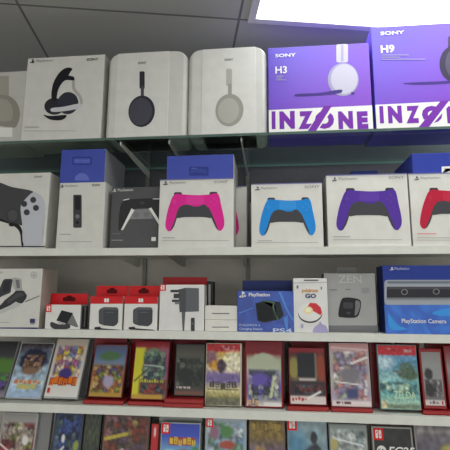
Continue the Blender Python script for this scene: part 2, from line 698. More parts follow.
# --- two purple cartons
def purple_mat():
    m = bpy.data.materials.new('purple_print')
    m.use_nodes = True
    nt = m.node_tree
    b = nt.nodes['Principled BSDF']
    b.inputs['Roughness'].default_value = 0.4
    tc = nt.nodes.new('ShaderNodeTexCoord')
    sp = nt.nodes.new('ShaderNodeVectorMath')
    sp.operation = 'DOT_PRODUCT'
    sp.inputs[1].default_value = (2.2, 0, -3.2)
    mr = nt.nodes.new('ShaderNodeMapRange')
    mr.inputs['From Min'].default_value = -1.05
    mr.inputs['From Max'].default_value = 0.25
    rp = nt.nodes.new('ShaderNodeValToRGB')
    rp.color_ramp.elements[0].color = L3((92, 78, 200)) + (1,)
    rp.color_ramp.elements[1].color = L3((132, 62, 190)) + (1,)
    nt.links.new(tc.outputs['Object'], sp.inputs[0])
    nt.links.new(sp.outputs['Value'], mr.inputs['Value'])
    nt.links.new(mr.outputs[0], rp.inputs['Fac'])
    nt.links.new(rp.outputs['Color'], b.inputs['Base Color'])
    return m


PU = purple_mat()
PUs = mat((112, 92, 208), 0.45)
PUi = mat((120, 52, 168), 0.45, var=0)
PUd = mat((70, 52, 130), 0.45, var=0)

b = Box('headset_box', 'purple carton with a white headset pictured and a white lettered band', 'box', 268.4, 371, 45.4, Z1, YF, 0.11)
b.carton(PU, PUs)
q = lambda pts: T(pts, 260, 30, 3.75)
hw = mat((190, 188, 206), 0.45, var=0)
hw2 = mat((160, 156, 186), 0.45, var=0)
b.print_('product_picture', [(q(rrect(286, 52, 330, 122, 8)), hw), (q(rect(303, 56, 313, 118)), hw2),
                             (q(ell(312, 186, 58, 62)), hw2), (q(ell(316, 184, 50, 56)), hw),
                             (q(smooth_closed([(138, 240), (220, 236), (298, 224), (308, 230), (296, 238), (220, 246), (138, 249)], 4)), PUd),
                             (q(ell(348, 238, 7, 5)), PUd)])
b.print_('white_band', [([(262, 110.5), (375, 105.3), (375, 136), (262, 136)], PW)])
mbw = MB()
lv = b.layer + 1
for ch, a_, z_ in (('I', 271.8, 275.6), ('N', 279.6, 295), ('Z', 298.6, 313), ('O', 315, 334.4), ('N', 338.6, 353.4), ('E', 357.4, 368.4)):
    b.layer = lv
    b.word('', ch, a_, 111.6, z_, 129.4, PUi, 0.075, mb=mbw)
mbw.build('title_lettering', b.root)
b.print_('title_slash', [(q([(236, 298), (274, 296), (214, 380), (173, 382)]), PW), (q([(240, 286), (270, 284), (210, 380), (178, 382)]), PUi)])
b.word('brand_lettering', 'SONY', 275.2, 54.4, 296, 57.8, PW, 0.03)
b.word('model_lettering', 'H3', 275.4, 66.8, 287, 74, PW, 0.02)
b.print_('small_print', [(q(rect(60, 173, 88, 176)), hw2), (q(rect(60, 180, 82, 183)), hw2), (q(rect(60, 187, 98, 190)), hw2)])

b = Box('headset_box', 'taller purple carton with a dark headset pictured, at the right end of the glass shelf', 'box', 373.6, 478, 25.0, Z1, YF, 0.13)
b.carton(PU, PUs)
q = lambda pts: T(pts, 360, 20, 3.75)
b.print_('product_picture', [(q(rrect(330, 60, 372, 125, 8)), mat((70, 66, 90), 0.45, var=0)), (q(ell(352, 165, 54, 68)), mat((58, 54, 76), 0.45, var=0)),
                             (q(ell(362, 162, 42, 58)), mat((84, 80, 104), 0.45, var=0)),
                             (q(smooth_closed([(160, 238), (205, 234), (300, 230), (345, 226), (345, 236), (300, 240), (205, 243)], 4)), PUd)])
b.print_('white_band', [([(366, 105.3), (482, 99.8), (482, 134), (366, 134)], PW)])
mbw = MB()
lv = b.layer + 1
for ch, a_, z_ in (('I', 380, 384), ('N', 388.4, 402.4), ('Z', 406.4, 420), ('O', 422.4, 443), ('N', 447.4, 461), ('E', 465, 474)):
    b.layer = lv
    b.word('', ch, a_, 106.2, z_, 123.6, PUi, 0.075, mb=mbw)
mbw.build('title_lettering', b.root)
b.print_('title_slash', [(q([(297, 318), (338, 316), (262, 402), (213, 404)]), PW), (q([(302, 304), (334, 302), (258, 402), (218, 404)]), PUi)])
b.word('brand_lettering', 'SONY', 380.4, 32.0, 404.5, 35.6, PW, 0.03)
b.word('model_lettering', 'H9', 380.8, 45.6, 394.6, 53.4, PW, 0.03)
b.print_('small_print', [(q(rect(80, 131, 182, 134)), hw2), (q(rect(80, 139, 150, 142)), hw2), (q(rect(80, 147, 245, 150)), hw2)])

# ================================================================== controller row
YC = 0.006
b = Box('controller_box', 'white carton with a large black and white controller pictured, cut off at the far left', 'box', -52, 47.8, 173, Z2, YC, 0.10)
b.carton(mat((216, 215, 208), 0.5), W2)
q = lambda pts: T(pts, 0, 165, 5)
b.print_('product_picture', [
    (q(smooth_closed([(-160, 105), (-60, 80), (0, 88), (60, 110), (165, 132), (150, 170), (108, 205), (110, 250), (112, 300), (90, 296), (60, 290), (0, 272), (-100, 280), (-180, 200)], 4)), mat((72, 72, 74), 0.45, var=0)),
    (q(smooth_closed([(0, 268), (50, 286), (92, 296), (112, 330), (118, 404), (108, 404), (98, 335), (60, 300), (0, 280)], 4)), K),
    (q(smooth_closed([(104, 208), (130, 168), (168, 136), (205, 152), (224, 190), (224, 260), (214, 340), (204, 404), (122, 404), (112, 300)], 4)), mat((196, 198, 206), 0.45, var=0)),
    (q(ell(64, 255, 34, 40)), DG), (q(ell(64, 252, 24, 28)), mat((84, 84, 86), .45, var=0)), (q(ell(60, 298, 16, 10)), K),
    (q(ell(122, 195, 15, 15)), DG), (q(ell(167, 175, 15, 15)), DG), (q(ell(181, 215, 15, 15)), DG), (q(ell(135, 237, 15, 15)), DG)])
b.word('brand_lettering', 'SONY', 34.5, 176, 43, 178, MG, 0.02)
b.print_('bottom_stripe', [(q(rect(-250, 405, 234, 411)), DG)])

b = Box('remote_box', 'white upright carton with a slim dark remote pictured', 'box', 57.8, 104, 182.5, Z2, YC, 0.10)
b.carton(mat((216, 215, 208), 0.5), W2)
rb = b
q = lambda pts: T(pts, 0, 140, 2.8125)
b.print_('product_picture', [(q(rrect(206, 154, 230, 247, 4)), DG), (q(rrect(211, 158, 226, 196, 3)), K), (q(ell(218, 215, 6, 6)), MG), (q(ell(218, 232, 5, 5)), K)])
b.print_('brand_logo', shapes_logo(62.2, 186.2, 3.4, DG))
b.word('brand_lettering', 'PlayStation', 65, 185, 78, 187.6, MG)
b.word('maker_lettering', 'SONY', 92, 184.2, 100.5, 186.4, DG, 0.02)
b.print_('small_print', [(q(rect(168, 264, 200, 267)), LG), (q(rect(168, 285, 260, 287)), LG)])

b = Box('blue_carton', 'blue-ended carton lying on the white remote box', 'box', 60.5, 105, 149.3, rb.z1 + 0.0004, YC + 0.002, 0.155)
b.carton(BL, mat((150, 152, 160), 0.5))
q = lambda pts: T(pts, 0, 140, 2.8125)
b.print_('end_print', [(q(rrect(204, 47, 258, 70, 3)), BLd), (q(rrect(208, 52, 254, 66, 2)), mat((84, 98, 186), .45, var=0)), (q(rect(212, 58, 226, 60)), BLl), (q(rect(230, 58, 250, 60)), BLl),
                       (q([(210, 114), (212, 104), (220, 95), (231, 93), (242, 96), (249, 104), (251, 114)]), BLl)])

b = Box('controller_box', 'dark grey carton with a black controller pictured', 'box', 110.6, 161.5, 187, Z2, YC + 0.016, 0.08)
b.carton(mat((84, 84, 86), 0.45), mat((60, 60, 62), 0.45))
q = lambda pts: T(pts, 100, 175, 5.63)
b.print_('product_picture', [
    (q(smooth_closed([(112, 190), (130, 148), (165, 138), (240, 132), (310, 134), (340, 150), (342, 280), (325, 262), (288, 192), (182, 196), (150, 260), (120, 310), (104, 300)], 4)), mat((46, 46, 48), 0.4, var=0)),
    (q([(182, 196), (284, 190), (300, 246), (156, 250)]), mat((132, 133, 135), 0.45, var=0)),
    (q([(178, 188), (194, 198), (130, 310), (118, 310)]), PW), (q([(274, 188), (290, 184), (334, 256), (334, 284)]), PW),
    (q(ell(205, 224, 16, 15)), MG), (q(ell(262, 222, 16, 15)), MG), (q(rrect(226, 150, 250, 166, 5)), DG),
    (q([(132, 140), (164, 133), (166, 137), (132, 145)]), PW), (q([(298, 133), (336, 133), (336, 138), (298, 137)]), PW)])
b.print_('brand_logo', shapes_logo(114.5, 190.6, 3.6, PW))
b.word('brand_lettering', 'PlayStation', 118, 189, 133, 192.2, PW)
b.print_('badge', [(q(rrect(290, 350, 316, 372, 3)), PW)])
b.print_('small_print', [(q(rect(66, 330, 116, 333)), MG), (q(rect(66, 366, 130, 369)), LG)])

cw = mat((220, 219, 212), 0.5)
PINK = mat((226, 36, 148), 0.4, var=0); PINKl = mat((230, 56, 158), 0.4, var=0)
AZ = mat((34, 140, 222), 0.4, var=0); AZl = mat((56, 152, 228), 0.4, var=0)
VI = mat((86, 52, 158), 0.4, var=0); VIl = mat((96, 62, 168), 0.4, var=0)
RE = mat((190, 30, 62), 0.4, var=0); REl = mat((198, 42, 72), 0.4, var=0)
pad_d = mat((70, 70, 75), 0.45, var=0); pad_m = mat((58, 58, 62), 0.45, var=0)
SEDGE = mat((70, 72, 120), 0.5, var=0)


def ctrl_box(label, l, r, top, c, bb, logo, word_, maker, Y=YC, h=None, depth=0.078, dark=None, mid=None):
    b = Box('controller_box', label, 'box', l, r, top, Z2, Y, depth, 'white controller cartons', h=h)
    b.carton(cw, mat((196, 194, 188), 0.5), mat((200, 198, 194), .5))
    b.print_('product_picture', controller(bb[0], bb[1], bb[2], bb[3], c[0], dark or pad_d, mid or pad_m, c[1]))
    b.print_('top_edge_line', [(rect(0, 0.984, 1, 1), mat((112, 114, 160), .5, var=0))], space='uv')
    if logo:
        b.print_('brand_logo', shapes_logo(logo[0], logo[1], 4.4, DG))
        b.word('brand_lettering', 'PlayStation', *word_, MG)
    if maker:
        b.word('maker_lettering', 'SONY', *maker, MG, 0.0)
    return b


pk = ctrl_box('white carton with a pink controller pictured, in front of its twin', 159, 233.6, 178.8, (PINK, PINKl), (165.6, 192.5, 224.2, 231),
              (165.6, 183.4), (169.5, 182, 186, 184.6), (214, 180.8, 228, 183.4))
pk.print_('small_print', [(rect(163, 237.4, 175, 238.4), LG), (rect(162, 240.4, 229, 241), LG)])
pk2 = ctrl_box('white carton with a pink controller pictured, mostly hidden behind its twin', 176.5, 246.8, 184, (PINK, PINKl), (181, 196.5, 238.8, 236),
               None, None, (233.6, 186.6, 241.8, 188.8), Y=YC + 0.082, h=pk.h)
b = Box('blue_carton', 'blue-ended carton lying on the pink controller boxes', 'box', 166.8, 233.6, 155, pk.z1 + 0.0004, YC + 0.012, 0.145)
b.carton(BL, mat((206, 204, 198), 0.5))
q = lambda pts: T(pts, 150, 140, 3)
b.print_('end_print', [(q(rrect(117, 80, 176, 107, 4)), BLd), (q(smooth_closed([(124, 90), (146, 86), (168, 90), (170, 100), (160, 98), (132, 98), (122, 101)], 4)), mat((60, 76, 150), .4, var=0)),
                       (q(rect(124, 84, 140, 86)), BLl)])
bb_ = ctrl_box('white carton with a bright blue controller pictured', 251.2, 322.8, 183.2, (AZ, AZl), (259.4, 198, 315.5, 235.4),
               (257.4, 188.8), (261, 187.3, 277, 190), (304.5, 185.8, 319.5, 188.4))
bb_.print_('small_print', [(rect(258, 240.4, 272, 241.2), LG), (rect(256, 242.4, 318, 243), LG)])
vb = ctrl_box('white carton with a violet controller pictured', 327, 409.3, 174.2, (VI, VIl), (336.5, 188.5, 401.5, 230.3),
              (334.4, 179.6), (338.6, 177.9, 357, 181), (388.4, 176.3, 404, 179.2), depth=0.085)
vb.print_('small_print', [(rect(333, 236.4, 350, 237.4), LG), (rect(333, 239.6, 402, 240.2), LG)])
rb_ = ctrl_box('white carton with a red controller pictured, at the right end of its shelf', 410.8, 494, 173.0, (RE, REl), (420, 188.2, 485, 228.5),
               (416.4, 178.6), (420.6, 177, 440, 180), None, depth=0.085)
rb_.print_('small_print', [(rect(417, 233.4, 436, 234.4), mat((220, 150, 150), .5, var=0)), (rect(417, 237.6, 470, 238.2), LG), (rect(417, 240.0, 470, 240.5), LG)])
b = Box('blue_carton', 'small dark blue carton just showing above the violet controller box', 'box', 353, 380, 170.6, Z2, YC + 0.10, 0.06)
b.carton(mat((44, 56, 120), 0.45), mat((44, 56, 120), 0.45))
b = Box('blue_carton', 'blue-ended carton lying on the red controller box', 'box', 412.3, 486, 153, rb_.z1 + 0.0004, YC + 0.008, 0.15)
b.carton(mat((50, 66, 160), 0.45), mat((60, 74, 160), 0.5))
b.print_('white_mark', [([(441.6, 166.6), (470, 165.6), (470, 167.8), (444.5, 168.6), (444.5, 170.4), (470, 169.4), (470, 172.6), (441.6, 173.4)], PW)])

# ================================================================== accessory row
YA = 0.006
b = Box('charging_station_box', 'white carton with a dark charging dock pictured, at the left end of its shelf', 'box', -58, 40.6, 268.6, Z3, YA, 0.085)
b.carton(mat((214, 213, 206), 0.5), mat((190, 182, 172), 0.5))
q = lambda pts: T(pts, 0, 262, 6.17)
wl = mat((196, 197, 194), .45, var=0)
b.print_('product_picture', [
    (q([(76, 98), (90, 96), (126, 102), (134, 110), (138, 176), (130, 186), (104, 190), (80, 150)]), LG), (q([(96, 108), (120, 112), (124, 160), (104, 164)]), MG),
    (q([(-60, 200), (0, 160), (18, 116), (30, 105), (72, 104), (79, 112), (66, 186), (56, 194), (24, 206), (-40, 240)]), DG), (q([(26, 120), (64, 114), (54, 180), (16, 188)]), mat((52, 52, 56), .45, var=0)),
    (q(smooth_closed([(-60, 330), (0, 300), (60, 275), (98, 246), (125, 268), (70, 292), (0, 322), (-60, 345)], 4)), wl),
    (q([(-60, 300), (0, 270), (30, 236), (84, 194), (98, 178), (140, 176), (152, 182), (168, 208), (162, 226), (140, 254), (124, 256), (98, 244), (64, 268), (10, 292), (-60, 320)]), mat((58, 58, 62), .45, var=0)), (q([(40, 240), (92, 202), (110, 190), (140, 188), (150, 206), (104, 222), (56, 256)]), mat((78, 78, 82), .45, var=0)),
    (q([(155, 242), (245, 206), (246, 212), (157, 248)]), MG)])
b.print_('award_badge', [(q(ell(210, 80, 20, 21)), LG), (q(ell(210, 80, 15, 16)), W2), (q(rect(203, 74, 217, 88)), LG)])
b.print_('rating_mark', [(q(rrect(186, 350, 218, 376, 4)), mat((60, 66, 110), .45, var=0)), (q(rect(190, 378, 214, 384)), MG)])
b.print_('bottom_stripe', [(q(rect(-350, 404, 242, 413)), mat((52, 58, 120), .45, var=0))])
b.word('maker_lettering', 'SONY', -4, 271.6, 3.4, 273.4, MG)
b.print_('small_print', [(q(rect(0, 371, 60, 375)), LG)])

RED = mat((205, 28, 34), 0.42)
REDd = mat((150, 20, 26), 0.42)
SW = mat((222, 30, 36), 0.42, var=0)


def hang_tab(b, px0, px1, top, hole, m=RED, depth_at=None):
    """flat tab rising from the back edge of a carton, with its punched slot"""
    Yb = b.Y + (depth_at if depth_at else b.d) - 0.001
    zt = atY((px0 + px1) / 2, top, Yb).z - b.z0
    x0 = atY(px0, top + 4, Yb).x - b.cx
    x1 = atY(px1, top + 4, Yb).x - b.cx
    y = Yb - b.Y - b.d / 2
    mb = MB()
    mb.box(x0, x1, y - 0.0012, y, b.h - 0.02, zt, m, 0.0003)
    o = mb.build('hang_tab', b.root)
    if hole:
        hx = (x0 + x1) / 2
        w = (x1 - x0) * 0.17
        zc = b.h + (zt - b.h) * 0.48
        hh = (zt - b.h) * 0.20
        k = MB()
        pts = rrect(hx - w, zc - hh, hx + w, zc + hh, hh * 0.9, 4) if hh < w else rect(hx - w, zc - hh, hx + w, zc + hh)
        k.poly([(x, y - 0.0016, z) for x, z in pts], mat((90, 12, 16), 0.7, var=0))
        k.poly([(x, y - 0.0016, z) for x, z in rrect(hx - w * .4, zc + hh * .7, hx + w * .4, zc + hh * 1.7, hh * .4, 3)], mat((90, 12, 16), 0.7, var=0))
        so = k.build('hang_slot', o)
        for p in so.data.polygons:
            if p.normal.y > 0:
                p.flip()
    return o


b = Box('stand_box', 'white and red hanging carton with a folding stand pictured', 'box', 45.3, 80.4, 304.6, Z3, YA, 0.05)
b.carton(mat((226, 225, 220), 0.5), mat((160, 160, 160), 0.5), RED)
hang_tab(b, 51.0, 88.2, 293.6, True)
q = lambda pts: T(pts, 40, 280, 5.63)
b.print_('product_picture', [(q([(182, 186), (217, 264), (205, 266), (150, 246)]), MG), (q([(122, 170), (186, 186), (152, 246), (92, 228)]), K),
                             (q(smooth_closed([(64, 236), (110, 250), (160, 244), (168, 270), (108, 284), (62, 264)], 4)), DG), (q([(100, 234), (146, 244), (140, 252), (104, 244)]), LG)])
b.print_('brand_logo', pad_logo(45.6, 304.8, 51.6, 312, SW, PW))
# picture on the side of the same carton
mb = MB()
for pts, m in ((((-.018, .002), (.018, .002), (.018, b.h - .004), (-.018, b.h - .004)), DG), (((-.004, .004), (.004, .004), (.004, b.h - .006), (-.004, b.h - .006)), LG)):
    e = 0.0004 if m is DG else 0.0007
    mb.poly([(b.w / 2 + e, y, z) for y, z in pts], m)
mb.build('side_print', b.root)


def adapter_box(label, l, r, top, tab):
    b = Box('adapter_box', label, 'box', l, r, top, Z3, YA, 0.044, 'red and white adapter cartons')
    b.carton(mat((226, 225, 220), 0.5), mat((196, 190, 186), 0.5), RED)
    hang_tab(b, tab[0], tab[1], tab[2], True)
    u0 = l
    q = lambda pts: T([(x - 55, y) for x, y in pts], l, 270, 5.63)
    b.print_('red_header', [([(l - 1, top - 1), (r + 1, top - 1), (r + 1, 303.8), (l - 1, 303.8)], RED)])
    b.print_('brand_logo', [(q(rrect(137, 160, 149, 182, 4, 3)), PW), (q(rrect(151, 160, 163, 182, 4, 3)), PW)])
    b.print_('product_picture', [(q([(106, 230), (112, 220), (134, 209), (204, 210), (214, 216), (217, 228), (215, 292), (208, 306), (190, 317), (136, 312), (110, 302), (106, 294)]), mat((70, 72, 76), .45, var=0)),
                                 (q([(116, 226), (136, 214), (206, 216), (212, 224), (136, 222), (118, 230)]), mat((96, 98, 102), .45, var=0)), (q([(108, 232), (134, 226), (134, 306), (110, 296)]), mat((84, 86, 90), .45, var=0)), (q(rect(146, 236, 190, 240)), mat((104, 106, 110), .45, var=0)),
                                 (q(smooth_closed([(84, 322), (118, 320), (122, 328), (216, 336), (216, 340), (118, 336), (86, 334)], 3)), K)])


adapter_box('left of the twin red and white cartons with a black adapter pictured', 89.8, 122.4, 296.4, (96.6, 128, 285.8))
adapter_box('right of the twin red and white cartons with a black adapter pictured', 124, 157.4, 296.4, (128.6, 159.4, 285.8))

b = Box('power_supply_box', 'white carton with a grey mains plug pictured and a red top edge', 'box', 159.4, 204.2, 284.6, Z3, YA, 0.044)
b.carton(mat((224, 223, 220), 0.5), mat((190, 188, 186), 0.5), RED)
hang_tab(b, 163, 207, 277.2, False, REDd)
q = lambda pts: T(pts, 150, 270, 4.737)
gp = mat((98, 100, 104), .45, var=0)
b.print_('product_picture', [(q([(135, 92), (170, 84), (232, 86), (232, 196), (140, 200)]), gp), (q([(135, 92), (170, 84), (170, 198), (140, 200)]), mat((78, 80, 84), .45, var=0)),
                             (q(rect(97, 94, 138, 106)), DG), (q(rrect(112, 112, 142, 134, 4)), DG), (q(rrect(104, 140, 142, 152, 3)), DG), (q(rect(118, 150, 142, 162)), MG),
                             (q([(150, 198), (168, 198), (162, 290), (155, 290)]), gp), (q(rrect(194, 226, 212, 290, 5)), DG), (q(rect(198, 252, 208, 256)), MG)])
b.print_('brand_logo', pad_logo(159.6, 283.9, 166, 290.8, SW, PW))

b = Box('cable_box', 'narrow black carton with a white stripe standing behind the mains plug carton', 'box', 190, 213, 281.5, Z3, YA + 0.06, 0.04)
b.carton(mat((50, 52, 58), .5), mat((40, 42, 46), .5))
b.print_('white_stripe', [(rect(208.4, 284.5, 210.6, 331), LG)])

b = Box('slim_box', 'plain white slim carton at the bottom of a stack of two', 'box', 204.9, 239, 320.0, Z3, YA + 0.002, 0.05, 'stacked slim white cartons')
b.carton(mat((224, 222, 214), 0.5), W2)
b.print_('small_print', [(rect(212, 326.6, 229, 327.6), MG)])
zt = b.z1
b = Box('slim_box', 'plain white slim carton on top of a stack of two', 'box', 204.9, 239, 305.6, zt + 0.0004, YA + 0.004, 0.05, 'stacked slim white cartons')
b.carton(mat((224, 222, 214), 0.5), W2)
b.print_('small_print', [(rect(212, 313.0, 229.5, 314.0), MG)])


def blue_print(c1, c2):
    m = bpy.data.materials.new('blue_print')
    m.use_nodes = True
    nt = m.node_tree
    b = nt.nodes['Principled BSDF']
    b.inputs['Roughness'].default_value = 0.4
    tc = nt.nodes.new('ShaderNodeTexCoord')
    nz = nt.nodes.new('ShaderNodeTexNoise')
    nz.inputs['Scale'].default_value = 14.0
    nz.inputs['Detail'].default_value = 1.5
    nz.inputs['Distortion'].default_value = 1.8
    rp = nt.nodes.new('ShaderNodeValToRGB')
    rp.color_ramp.elements[0].position = 0.38
    rp.color_ramp.elements[0].color = L3(c1) + (1,)
    rp.color_ramp.elements[1].position = 0.75
    rp.color_ramp.elements[1].color = L3(c2) + (1,)
    nt.links.new(tc.outputs['Object'], nz.inputs['Vector'])
    nt.links.new(nz.outputs['Fac'], rp.inputs['Fac'])
    nt.links.new(rp.outputs['Color'], b.inputs['Base Color'])
    return m


NAVY = mat((34, 48, 104), 0.45)
b = Box('charging_station_box', 'blue carton with a dark charging stand pictured', 'box', 237.2, 294, 290.8, Z3, YA, 0.055)
b.carton(blue_print((36, 66, 156), (50, 96, 196)), NAVY)
q = lambda pts: T(pts, 230, 265, 6)
sky = mat((84, 136, 214), .4, var=0)
for s_one in [(q([(290, 160), (306, 160), (345, 260), (380, 330), (384, 345), (335, 270)]), sky), (q([(55, 285), (140, 255), (140, 259), (55, 292)]), sky),
                           (q([(320, 320), (345, 300), (350, 400), (340, 400)]), sky)]:
    b.print_('light_streak', [s_one])
b.print_('product_picture', [(q([(152, 230), (215, 212), (300, 222), (322, 300), (300, 325), (205, 346), (166, 335)]), mat((40, 46, 48), .45, var=0)),
                             (q([(160, 236), (250, 226), (262, 322), (205, 338), (172, 328)]), mat((28, 32, 34), .45, var=0)),
                             (q([(190, 210), (270, 222), (264, 250), (292, 330), (284, 332), (254, 252), (258, 230), (190, 216)]), mat((86, 110, 92), .45, var=0))])
b.print_('brand_logo', shapes_logo(242.7, 294.6, 6.4, PW))
b.word('brand_lettering', 'PlayStation', 248.8, 292.8, 269.8, 297.4, PW, 0.02)
b.word('title_lettering', 'DUALSHOCK 4', 239.4, 323.8, 259.8, 326, mat((180, 196, 226), .4, var=0), 0.01)
b.word('subtitle_lettering', 'Charging Station', 239.4, 327.5, 262.4, 330.4, mat((190, 204, 230), .4, var=0), 0.01)
b.word('system_lettering', 'PS4', 273, 328.2, 292, 332.6, mat((190, 204, 232), .4, var=0), 0.02)
b = Box('dark_blue_box', 'plain navy carton standing behind the blue charging stand carton', 'box', 242.5, 292.4, 280.4, Z3, YA + 0.06, 0.05)
b.carton(NAVY, mat((28, 36, 78), .45))

b = Box('gadget_box', 'narrow white carton with a red and white round gadget pictured', 'box', 293.6, 327.8, 278.2, Z3, YA, 0.026)
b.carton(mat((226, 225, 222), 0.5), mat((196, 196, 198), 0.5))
q = lambda pts: T(pts, 285, 265, 4.5)
b.print_('product_picture', [(q(ell(113, 219, 54, 42)), mat((60, 56, 66), .45, var=0)), (q(ell(113, 212, 53, 42)), PW),
                             (q([(100, 190), (112, 170), (140, 172), (160, 190), (166, 212), (160, 226), (128, 208)]), mat((210, 58, 70), .4, var=0)),
                             (q(ell(105, 204, 20, 17)), mat((240, 226, 170), .4, var=0)), (q(ell(104, 203, 12, 10)), mat((250, 244, 214), .4, var=0))])
b.word('title_lettering', 'pokémon', 302, 288.4, 318.2, 293.4, mat((206, 150, 80), .4, var=0), 0.03)
b.word('subtitle_lettering', 'GO', 305.2, 293.6, 316.2, 298.2, mat((74, 84, 120), .4, var=0), 0.05)
lav = mat((172, 164, 204), .45, var=0)
b.print_('corner_print', [(q(smooth_closed([(128, 308), (132, 280), (150, 268), (158, 254), (168, 268), (186, 276), (190, 308)], 4)), lav)])
b.print_('small_print', [(q(rect(85, 66, 150, 71)), DG), (q(rect(52, 92, 60, 106)), MG), (q(rect(160, 98, 166, 110)), MG), (q(rect(72, 266, 82, 284)), lav)])
b.print_('edge_line', [(q([(38, 80), (192, 76), (192, 79), (38, 83)]), LG)])

b = Box('console_accessory_box', 'silver grey carton with a black chunky gadget pictured', 'box', 324.6, 376.4, 273.2, Z3, YA + 0.022, 0.05)
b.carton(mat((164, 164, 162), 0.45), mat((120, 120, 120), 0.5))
hang_tab(b, 337, 356, 267.6, False, mat((120, 121, 118), .5))
q = lambda pts: T(pts, 285, 265, 4.5)
b.print_('lower_band', [(q(rect(150, 272, 420, 312)), mat((112, 112, 116), .45, var=0))])
b.print_('product_picture', [(q(smooth_closed([(240, 225), (252, 160), (275, 146), (325, 152), (342, 168), (335, 215), (318, 236), (262, 236)], 5)), K),
                             (q(smooth_closed([(318, 160), (338, 170), (330, 212), (314, 228), (316, 190)], 4)), MG), (q(rrect(262, 168, 306, 196, 6)), DG), (q(ell(286, 216, 10, 6)), DG)])
b.word('title_lettering', 'ZEN', 338.4, 275.4, 361.4, 282.8, mat((192, 192, 190), .4, var=0), 0.0)
b.print_('small_print', [(q(rect(200, 110, 234, 114)), MG), (q(rect(272, 108, 296, 112)), MG), (q(rrect(344, 102, 380, 126, 3)), mat((150, 150, 150), .5, var=0))])

b = Box('camera_box', 'blue carton with a long black camera bar pictured', 'box', 384, 478, 265.4, Z3, YA, 0.06)
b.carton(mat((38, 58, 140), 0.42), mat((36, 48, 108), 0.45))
q = lambda pts: T(pts, 370, 255, 5.3)
b.print_('blue_panel', [(q(rect(60, 262, 620, 420)), blue_print((26, 88, 190), (44, 132, 226)))])
cy = mat((60, 150, 226), .4, var=0)
for s_one in [(q(smooth_closed([(96, 300), (104, 320), (150, 372), (196, 392), (130, 398), (98, 370)], 4)), cy),
                          (q(smooth_closed([(330, 306), (400, 284), (500, 276), (620, 300), (620, 320), (500, 310), (424, 322), (360, 320)], 4)), cy)]:
    b.print_('light_swoosh', [s_one])
b.print_('window_panel', [(q(rrect(76, 132, 640, 264, 16)), mat((160, 166, 174), .4, var=0)), (q(rect(92, 138, 620, 152)), mat((110, 118, 130), .4, var=0))])
b.print_('product_picture', [(q(rect(88, 168, 610, 226)), mat((44, 42, 50), .35, var=0)), (q(rect(88, 168, 610, 182)), mat((72, 70, 78), .35, var=0)),
                             (q(ell(182, 196, 18, 16)), MG), (q(ell(182, 196, 12, 11)), K), (q(ell(350, 194, 18, 16)), MG), (q(ell(350, 194, 12, 11)), K), (q(rect(88, 226, 610, 236)), mat((120, 124, 130), .4, var=0))])
b.print_('brand_logo', shapes_logo(391.6, 268.8, 3.4, PW))
b.word('brand_lettering', 'PlayStation', 394.4, 267.4, 409, 270.4, mat((190, 198, 226), .4, var=0))
b.word('title_lettering', 'PlayStation Camera', 401.6, 318.6, 446.2, 324.2, PW, 0.012)


# ================================================================== game cases
def n2(x, y, s=0.0):
    return noise.noise(Vector((x, y, s * 17.3)))


